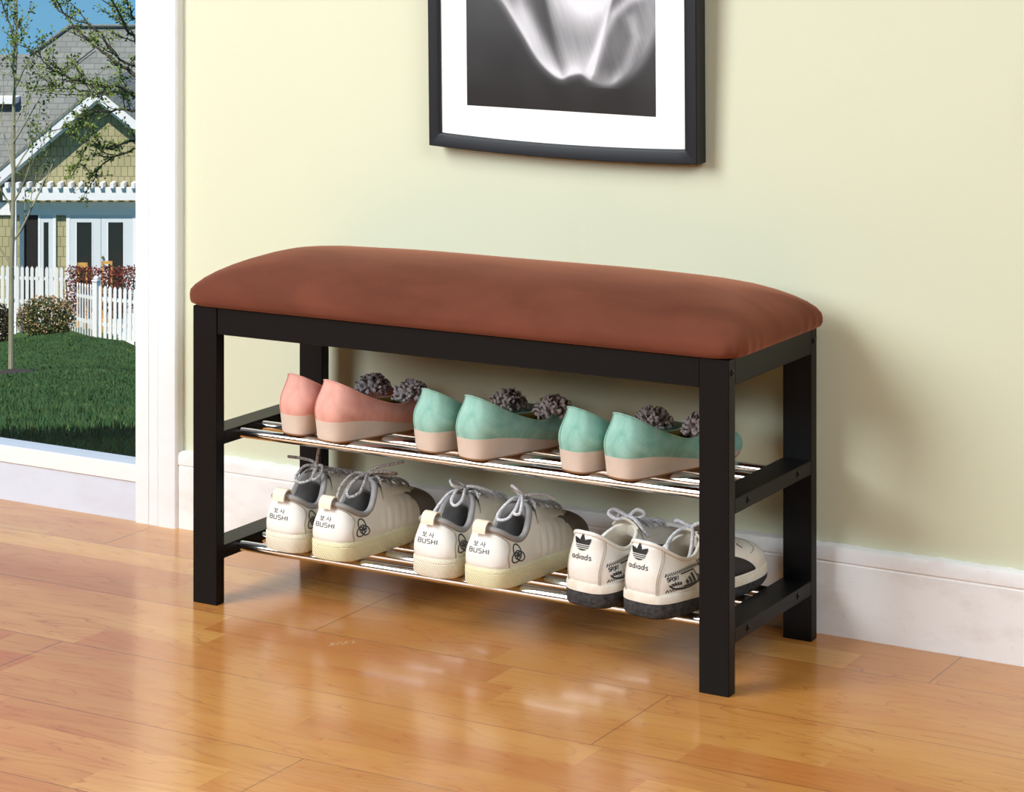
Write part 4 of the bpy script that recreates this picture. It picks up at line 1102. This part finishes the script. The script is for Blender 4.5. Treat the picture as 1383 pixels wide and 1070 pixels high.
# slender young tree on the lawn
def young_tree():
    r0 = random.Random(11); Z = 26; b = under(15, 505, Z)
    t = empty('young_tree', b, 0, 'slender young tree with thin bare trunk growing on the lawn outside the window', 'tree')
    s = Z / FPX
    tr = MB(); pts = cr([(0, 0, -.05), (.005, 0, 1.0), (.03, 0, 1.9), (.02, .02, 2.9), (.06, .02, 3.7), (.05, 0, 4.6)], 5)
    tr.tube(pts, [.031 - .021 * k / (len(pts) - 1) for k in range(len(pts))], 8); tr.build('trunk', 'bark', t)
    br = MB(); tw = []
    for i in range(17):
        z = 1.15 + 3.0 * i / 16 + r0.uniform(-.1, .1); a = r0.random() * 6.28; base = Vector((.03, 0, z))
        grow(br, tw, r0, base, Vector((math.cos(a) * .75, math.sin(a) * .75, .95)), r0.uniform(.55, 1.05) * (1.15 - .12 * z), .011, 2, .12, .3, (1, 2), .55)
    br.build('branches', 'bark', t)
    lf = MB()
    for p, d in tw:
        if p.z > 1.7 and r0.random() < .8:
            for k in range(2): leaf(lf, r0, p + Vector((r0.uniform(-.03, .03), r0.uniform(-.03, .03), r0.uniform(-.03, .03))), .042)
    lf.build('foliage', 'leaf_spring', t, smooth=False)
    M['mulch'] = mat('dark_mulch', (58, 46, 42), 0.95, var=0.5, vscale=30, bump=0.8, bscale=30, bdist=0.03)
    mm = MB(); rings = []
    for k in range(6):
        rr = .02 + .30 * k / 5
        rings.append([under(15, 505, Z) * 0 + gpt(lat(b) + math.cos(j * PI / 14) * rr * 1.0, Z + math.sin(j * PI / 14) * rr * 2.2) + Vector((0, 0, .05 * (1 - k / 5.0) - .005 + .012 * noise.noise((j * .9, k * 1.7, 0)))) for j in range(28)])
    mm.grid(rings[::-1], True); o = mm.build('mulch_bed', 'mulch'); tag(o, 'dark round mulch bed at the foot of the young tree', 'mulch bed', kind='stuff')
young_tree()

# larger tree whose leafy boughs reach in from the right behind the casing
def big_tree():
    r0 = random.Random(23); Z = 21; b = under(262, 470, Z); s = Z / FPX
    t = empty('garden_tree', b, YAW, 'larger tree with long leafy boughs reaching across in front of the grey roof', 'tree')
    def lp(u, v, dz=0.0):
        p = at(u, v, Z + dz) - b; return Vector((p.dot(RT), p.dot(FW), p.z))
    tr = MB(); pts = cr([(0, 0, -.1), (.02, 0, .8), lp(262, 240), lp(250, 120), lp(252, 0), lp(262, -120)], 6)
    tr.tube(pts, [.085 - .055 * k / (len(pts) - 1) for k in range(len(pts))], 9); tr.build('trunk', 'bark_dark', t)
    wood = MB(); tw = []
    boughs = [[(250, 140), (180, 100), (140, 70), (100, 35), (60, -10)], [(255, 190), (190, 135), (165, 118), (120, 112), (80, 100), (48, 74)], [(250, 120), (200, 70), (165, 30), (150, -10)],
              [(256, 210), (185, 190), (150, 200), (120, 195), (108, 222)], [(252, 160), (192, 150), (150, 150), (110, 160), (95, 185)], [(250, 60), (190, 30), (175, 10), (170, -20)],
              [(256, 230), (205, 200), (170, 205), (140, 220), (130, 238)], [(254, 150), (180, 125), (135, 125), (95, 120), (70, 115)], [(250, 90), (170, 85), (130, 40), (95, 25), (75, 5)]]
    for i, bo in enumerate(boughs):
        zz = r0.uniform(-.6, .6); P = cr([lp(u, v, zz * k / (len(bo) - 1)) for k, (u, v) in enumerate(bo)], 6); n = len(P)
        P = [p + Vector((r0.uniform(-1, 1), r0.uniform(-1, 1), r0.uniform(-1, 1))) * .012 for p in P]
        wood.tube(P, [(.022 if i < 3 else .015) * (1 - .8 * k / n) for k in range(n)], 6)
        for k in range(6, n):
            tw.append((P[k], P[k] - P[k - 1]))
            if r0.random() < .55:
                d = (P[k] - P[k - 1]).normalized() + Vector((r0.uniform(-1, 1), r0.uniform(-1, 1), r0.uniform(-.7, 1))) * .9
                grow(wood, tw, r0, P[k], d, r0.uniform(.14, .34), .006, 1, .22, .1, (1, 2), .8)
    wood.build('boughs', 'bark_dark', t)
    lf = MB()
    for p, d in tw:
        if r0.random() < .70:
            for k in range(4): leaf(lf, r0, p + Vector((r0.uniform(-1, 1), r0.uniform(-1, 1), r0.uniform(-1, 1))) * .024, .030)
    # crown above and to the right, beyond the frame
    for c, rd in (((.2, .1, 3.6), (.9, .8, .6)), ((.7, .2, 3.0), (.7, .7, .6))): leaf_cloud(lf, r0, c, rd, 500, .05)
    lf.build('foliage', 'leaf_tree', t, smooth=False)
big_tree()

# white picket fence: a run by the porch, a short return and a run to the right
def picket_fence():
    M['fence'] = mat('white_fence_paint', (240, 238, 234), 0.6)
    org = under(130, 450, 42)
    t = empty('picket_fence', org, 0, 'white picket fence with pointed pickets crossing the foot of the house garden', 'fence')
    def run(a, b, top_a, top_b, h, n):
        """a, b: (u, Z) ends; tops in pixel rows; h picket height"""
        A = at(a[0], top_a, a[1]); B = at(b[0], top_b, b[1]); d = B - A; hd = Vector((d.x, d.y, 0)).normalized(); nn = Vector((-hd.y, hd.x, 0))
        for i in range(n):
            p = A.lerp(B, (i + .5) / n) - org; w2 = .030; th = .010
            pr = [(-w2, -h), (w2, -h), (w2, -.045), (0, 0), (-w2, -.045)]; k = MB()
            k.grid([[p + hd * x + nn * s_ + Vector((0, 0, z)) for x, z in pr] for s_ in (-th, th)], True, True, True); k.build('picket', 'fence', t, smooth=False)
        for f_ in (.26, .74):
            k = MB(); a0, b0 = A - org - Vector((0, 0, h * f_)), B - org - Vector((0, 0, h * f_))
            k.grid([[q + nn * (.012 + s_) + Vector((0, 0, z)) for s_, z in ((0, -.03), (.03, -.03), (.03, .03), (0, .03))] for q in (a0, b0)], True, True, True); k.build('rail', 'fence', t, smooth=False)
    run((-60, 46), (93, 46.2), 356, 361, .92, 23)
    run((93, 46.0), (128, 42.1), 380, 385, .92, 10)
    run((132, 42.0), (330, 41.2), 385, 404, .92, 29)
    P = at(130, 380, 42) - org
    k = MB(); k.box(P.x - .05, P.x + .05, P.y - .05, P.y + .05, P.z - 1.0, P.z); k.box(P.x - .06, P.x + .06, P.y - .06, P.y + .06, P.z, P.z + .02)
    k.grid([[(P.x + .05 * r * math.cos(a * PI / 5), P.y + .05 * r * math.sin(a * PI / 5), P.z + .02 + .08 * z) for a in range(10)] for r, z in ((.6, 0), (1, .35), (.9, .7), (.1, 1))], True, False, True)
    k.build('fence_post', 'fence', t, smooth=False)
picket_fence()

M['shrub_leaf'] = leafy('shrub_leaves', [(0.3, lin(58, 72, 38)), (0.55, lin(86, 98, 54)), (0.8, lin(116, 116, 76))], 6)
M['blossom'] = leafy('tan_blossom', [(0.3, lin(176, 132, 92)), (0.6, lin(200, 164, 128)), (0.8, lin(216, 190, 160))], 6)
M['dark_leaf'] = leafy('dark_shrub_leaves', [(0.3, lin(38, 44, 34)), (0.6, lin(62, 64, 46)), (0.8, lin(96, 62, 66))], 6)
M['red_leaf'] = leafy('red_hedge_leaves', [(0.3, lin(104, 40, 40)), (0.5, lin(138, 62, 56)), (0.62, lin(92, 84, 50)), (0.8, lin(150, 84, 76))], 5)
M['stem'] = mat('shrub_stem', (78, 62, 44), 0.9)
def shrub(name, u, v, Z, rad, n, size, lm, label, cat, seed, bl=0):
    r0 = random.Random(seed); b = under(u, v, Z); t = empty(name, b, YAW, label, cat)
    st = MB()
    for i in range(9):
        a = i * .7; st.tube(cr([(0, 0, -.03), (math.cos(a) * rad[0] * .35, math.sin(a) * rad[1] * .35, rad[2] * .8), (math.cos(a) * rad[0] * .7, math.sin(a) * rad[1] * .7, rad[2] * 1.5)], 4), .008, 5)
    st.build('stems', 'stem', t)
    lf = MB(); leaf_cloud(lf, r0, (0, 0, rad[2] * .95), rad, n, size, .55); lf.build('foliage', lm, t, smooth=False)
    if bl:
        bm_ = MB(); leaf_cloud(bm_, r0, (0, -.03, rad[2] * .98), tuple(x * 1.02 for x in rad), bl, size * .8, .9); bm_.build('blossoms', 'blossom', t, smooth=False)
shrub('flowering_shrub', 62, 444, 41.2, (.50, .36, .37), 2200, .055, 'shrub_leaf', 'round green shrub with tan blossoms in front of the white picket fence', 'shrub', 5, 700)
shrub('dark_shrub', 0, 446, 40.5, (.22, .30, .36), 1200, .055, 'dark_leaf', 'dark low shrub left of the flowering shrub behind the young tree', 'shrub', 6)
def hedge():
    r0 = random.Random(9); Z = 45; b = under(190, 430, Z); t = empty('red_hedge', b, YAW, 'clipped red-leaved hedge running behind the right part of the picket fence', 'hedge')
    p = at(135, 360, Z) - b; top = p.z; x0 = p.dot(RT) - .62; st = MB(); lf = MB()
    for i in range(16):
        x = x0 + .18 * i; st.tube([(x, 0, 0), (x + .03, .02, top * .5), (x - .02, 0, top * .85)], .012, 5)
    for i in range(7000):
        x = x0 + 2.9 * r0.random(); y = r0.uniform(-.28, .28); z = top - .85 * r0.random() ** 1.15 - .05 * abs(y) * 4 + .03 * noise.noise((x * 4, 1, 1))
        leaf(lf, r0, Vector((x, y, z)), .05)
    st.build('stems', 'stem', t); lf.build('foliage', 'red_leaf', t, smooth=False)
hedge()

# the house
def house():
    M['siding'] = courses('shingle_siding', (176, 168, 128), (166, 158, 118), (112, 104, 74), .16, .25, .008)
    M['roof_shingle'] = courses('grey_roof_shingles', (128, 129, 121), (114, 116, 109), (94, 95, 90), .30, .14, .010)
    M['house_white'] = mat('white_house_trim', (238, 236, 236), 0.6)
    M['dark_glass'] = mat('dark_house_glass', (40, 46, 48), 0.12)
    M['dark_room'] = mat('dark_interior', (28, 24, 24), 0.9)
    M['bluish'] = mat('pale_door_paint', (214, 220, 224), 0.6)
    M['brass'] = mat('brass_knob', (150, 130, 90), 0.3, 0.9)
    M['orange_wood'] = mat('orange_wood', (214, 160, 84), 0.7)
    Z0 = 60.0; m = Z0 / FPX; V0 = 455; org = at(90, V0, Z0)
    t = empty('house', org, YAW, 'grey-roofed house with sage shingle gable and white pergola over french doors', 'house')
    X = lambda u: (u - 90) * m
    Hh = lambda v: (V0 - v) * m
    def loc(u, v, Z):
        p = at(u, v, Z) - org; return Vector((p.dot(RT), p.dot(FW), p.z))
    def prism(poly, y0, y1):
        k = MB(); return k.grid([[(x, y, z) for x, z in poly] for y in (y0, y1)], True, True, True)
    uvw = lambda c: (c.x, c.z)
    # gable wall
    prism([(X(-75), Hh(470)), (X(420), Hh(470)), (X(420), Hh(300)), (X(300), Hh(268)), (X(135), Hh(128)), (X(-30), Hh(268)), (X(-75), Hh(300))], 0, .25).build('gable_wall', 'siding', t, smooth=False, uvf=uvw)
    for sg, pts in ((1, [(-40, 263), (134.5, 114), (134.5, 133), (-40, 282)]), (-1, [(134.5, 114), (320, 265), (320, 284), (134.5, 133)])):
        prism([(X(u), Hh(v)) for u, v in pts], -.40, -.30).build('rake_board', 'house_white', t, smooth=False)
        prism([(X(u), Hh(v + 5)) for u, v in pts], -.30, -.25).build('rake_moulding', 'house_white', t, smooth=False)
        # roof slope behind the rake board
        k = MB(); a, b = [(X(u), Hh(v)) for u, v in pts[:2]]
        k.grid([[(a[0], -.42, a[1] + .03), (b[0], -.42, b[1] + .03), (b[0], -.42, b[1] - .06), (a[0], -.42, a[1] - .06)], [(a[0], 5, a[1] + .03), (b[0], 5, b[1] + .03), (b[0], 5, b[1] - .06), (a[0], 5, a[1] - .06)]], True, True, True)
        k.build('gable_roof', 'roof_shingle', t, smooth=False, uvf=lambda c: (c.y, c.x))
    ro = [loc(u, v, Z) for u, v, Z in ((-120, 320, 60.4), (520, 320, 60.4), (520, 36, 67), (93, 36, 67), (42, 73, 66.15), (-120, 75, 66.1))]
    k = MB(); k.grid([ro, [p + Vector((0, .15, -.12)) for p in ro]], True, True, True)
    k.build('main_roof', 'roof_shingle', t, smooth=False, uvf=lambda c: (c.x, c.z * 1.0))
    zr = loc(93, 36, 67).z; ze = loc(93, 320, 60.4).z
    sw = MB(); sw.grid([[(x, .26, Hh(470)), (x, 6.8, Hh(470)), (x, 6.8, zr - .35), (x, .55, ze - .12)] for x in (X(110), X(419))], True, True, True)
    sw.build('side_wall', 'siding', t, smooth=False, uvf=lambda c: (c.y, c.z))
    hp = MB(); hp.tube([loc(93, 35, 66.9), loc(520, 35, 66.9)], .05, 6); hp.tube([loc(93, 35, 66.9), loc(42, 72, 66.05)], .04, 6); hp.build('ridge_cap', 'roof_shingle', t, smooth=False, uvf=lambda c: (c.x, c.z))
    vl = MB(); vl.tube([loc(128, 65, 66.2), loc(96, 90, 65.6)], .015, 5); vl.build('roof_valley', 'dark_room', t)
    k = MB(); a = loc(8, 139, 64.4); k.box(a.x - 1.2, a.x + .32, a.y - .35, a.y + .4, a.z, a.z + .17); k.build('roof_vent', 'house_white', t, smooth=False)
    # pergola over the doors
    zb = -.32
    prism([(X(8), Hh(268)), (X(420), Hh(268)), (X(420), Hh(251)), (X(8), Hh(251))], zb - .06, zb + .06).build('pergola_beam', 'house_white', t, smooth=False)
    for i in range(24):
        u = 14 + 14.1 * i; MB().box(X(u) - .045, X(u) + .045, zb - .14, -.02, Hh(251.5), Hh(244.5)).build('pergola_rafter', 'house_white', t, smooth=False)
    for u in (23, 300): MB().box(X(u) - .055, X(u) + .055, zb - .05, zb + .05, Hh(470), Hh(268)).build('pergola_post', 'house_white', t, smooth=False)
    MB().box(X(-6), X(300), -.07, 0, Hh(290), Hh(273)).build('door_header', 'house_white', t, smooth=False)
    for u0, u1 in ((27, 33), (52, 55), (72, 76), (90, 95), (180, 190)): MB().box(X(u0), X(u1), -.06, 0, Hh(452), Hh(289)).build('door_casing', 'house_white', t, smooth=False)
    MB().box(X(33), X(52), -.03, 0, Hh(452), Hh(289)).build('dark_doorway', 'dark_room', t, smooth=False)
    k = MB().box(X(55), X(72), -.05, 0, Hh(452), Hh(290)).build('narrow_door', 'bluish', t, smooth=False)
    MB().box(X(59.5), X(66), -.056, -.05, Hh(436), Hh(300)).build('pane', 'dark_glass', k, smooth=False)
    for u0, u1, g0, g1 in ((95, 136.5, 103.5, 125), (137, 180, 146, 167.5)):
        k = MB().box(X(u0), X(u1), -.05, 0, Hh(452), Hh(289)).build('french_door', 'bluish', t, smooth=False)
        MB().box(X(g0), X(g1), -.056, -.05, Hh(430), Hh(300)).build('pane', 'dark_glass', k, smooth=False)
        for gx in (g0, g1): MB().box(X(gx) - .012, X(gx) + .012, -.062, -.05, Hh(430), Hh(300)).build('glazing_bead', 'house_white', k, smooth=False)
        kx = X(139.5 if u0 > 120 else 134.5)
        if u0 > 120:
            for v in (347, 356): MB().ellipsoid((kx, -.08, Hh(v)), (.035, .03, .035), 10, 6).build('knob', 'brass', k)
    MB().box(X(-80), X(420), -2.2, 0, Hh(470), Hh(448)).build('porch_floor', 'bluish', t, smooth=False)
    return org, X, Hh
org, HX, HH = house()
for lx, u0, u1, v0, v1, lab in ((0, 113, 124, 349, 420, 'small orange wooden seat back standing before the left french door'), (1, 145, 157, 347, 351, 'thin orange wooden board standing before the right french door')):
    k = MB(); fu = .09
    c = empty('garden_chair', org + RT * HX((u0 + u1) / 2) + FW * -.9 + Vector((0, 0, HH(448))), YAW, lab, 'chair')
    w_ = (u1 - u0) / 2 * 60 / FPX; top = HH(v0) - HH(448)
    MB().box(-w_, w_, .16, .19, top - .13 if lx == 0 else top - .07, top).build('chair_back', 'orange_wood', c, smooth=False)
    MB().box(-w_, w_, -.18, .19, .42, .45).build('seat', 'orange_wood', c, smooth=False)
    for sx in (-1, 1):
        MB().box(sx * w_ - .02, sx * w_ + .02, .16, .19, 0, top).build('leg', 'orange_wood', c, smooth=False)
        MB().box(sx * w_ - .02, sx * w_ + .02, -.18, -.15, 0, .42).build('leg', 'orange_wood', c, smooth=False)
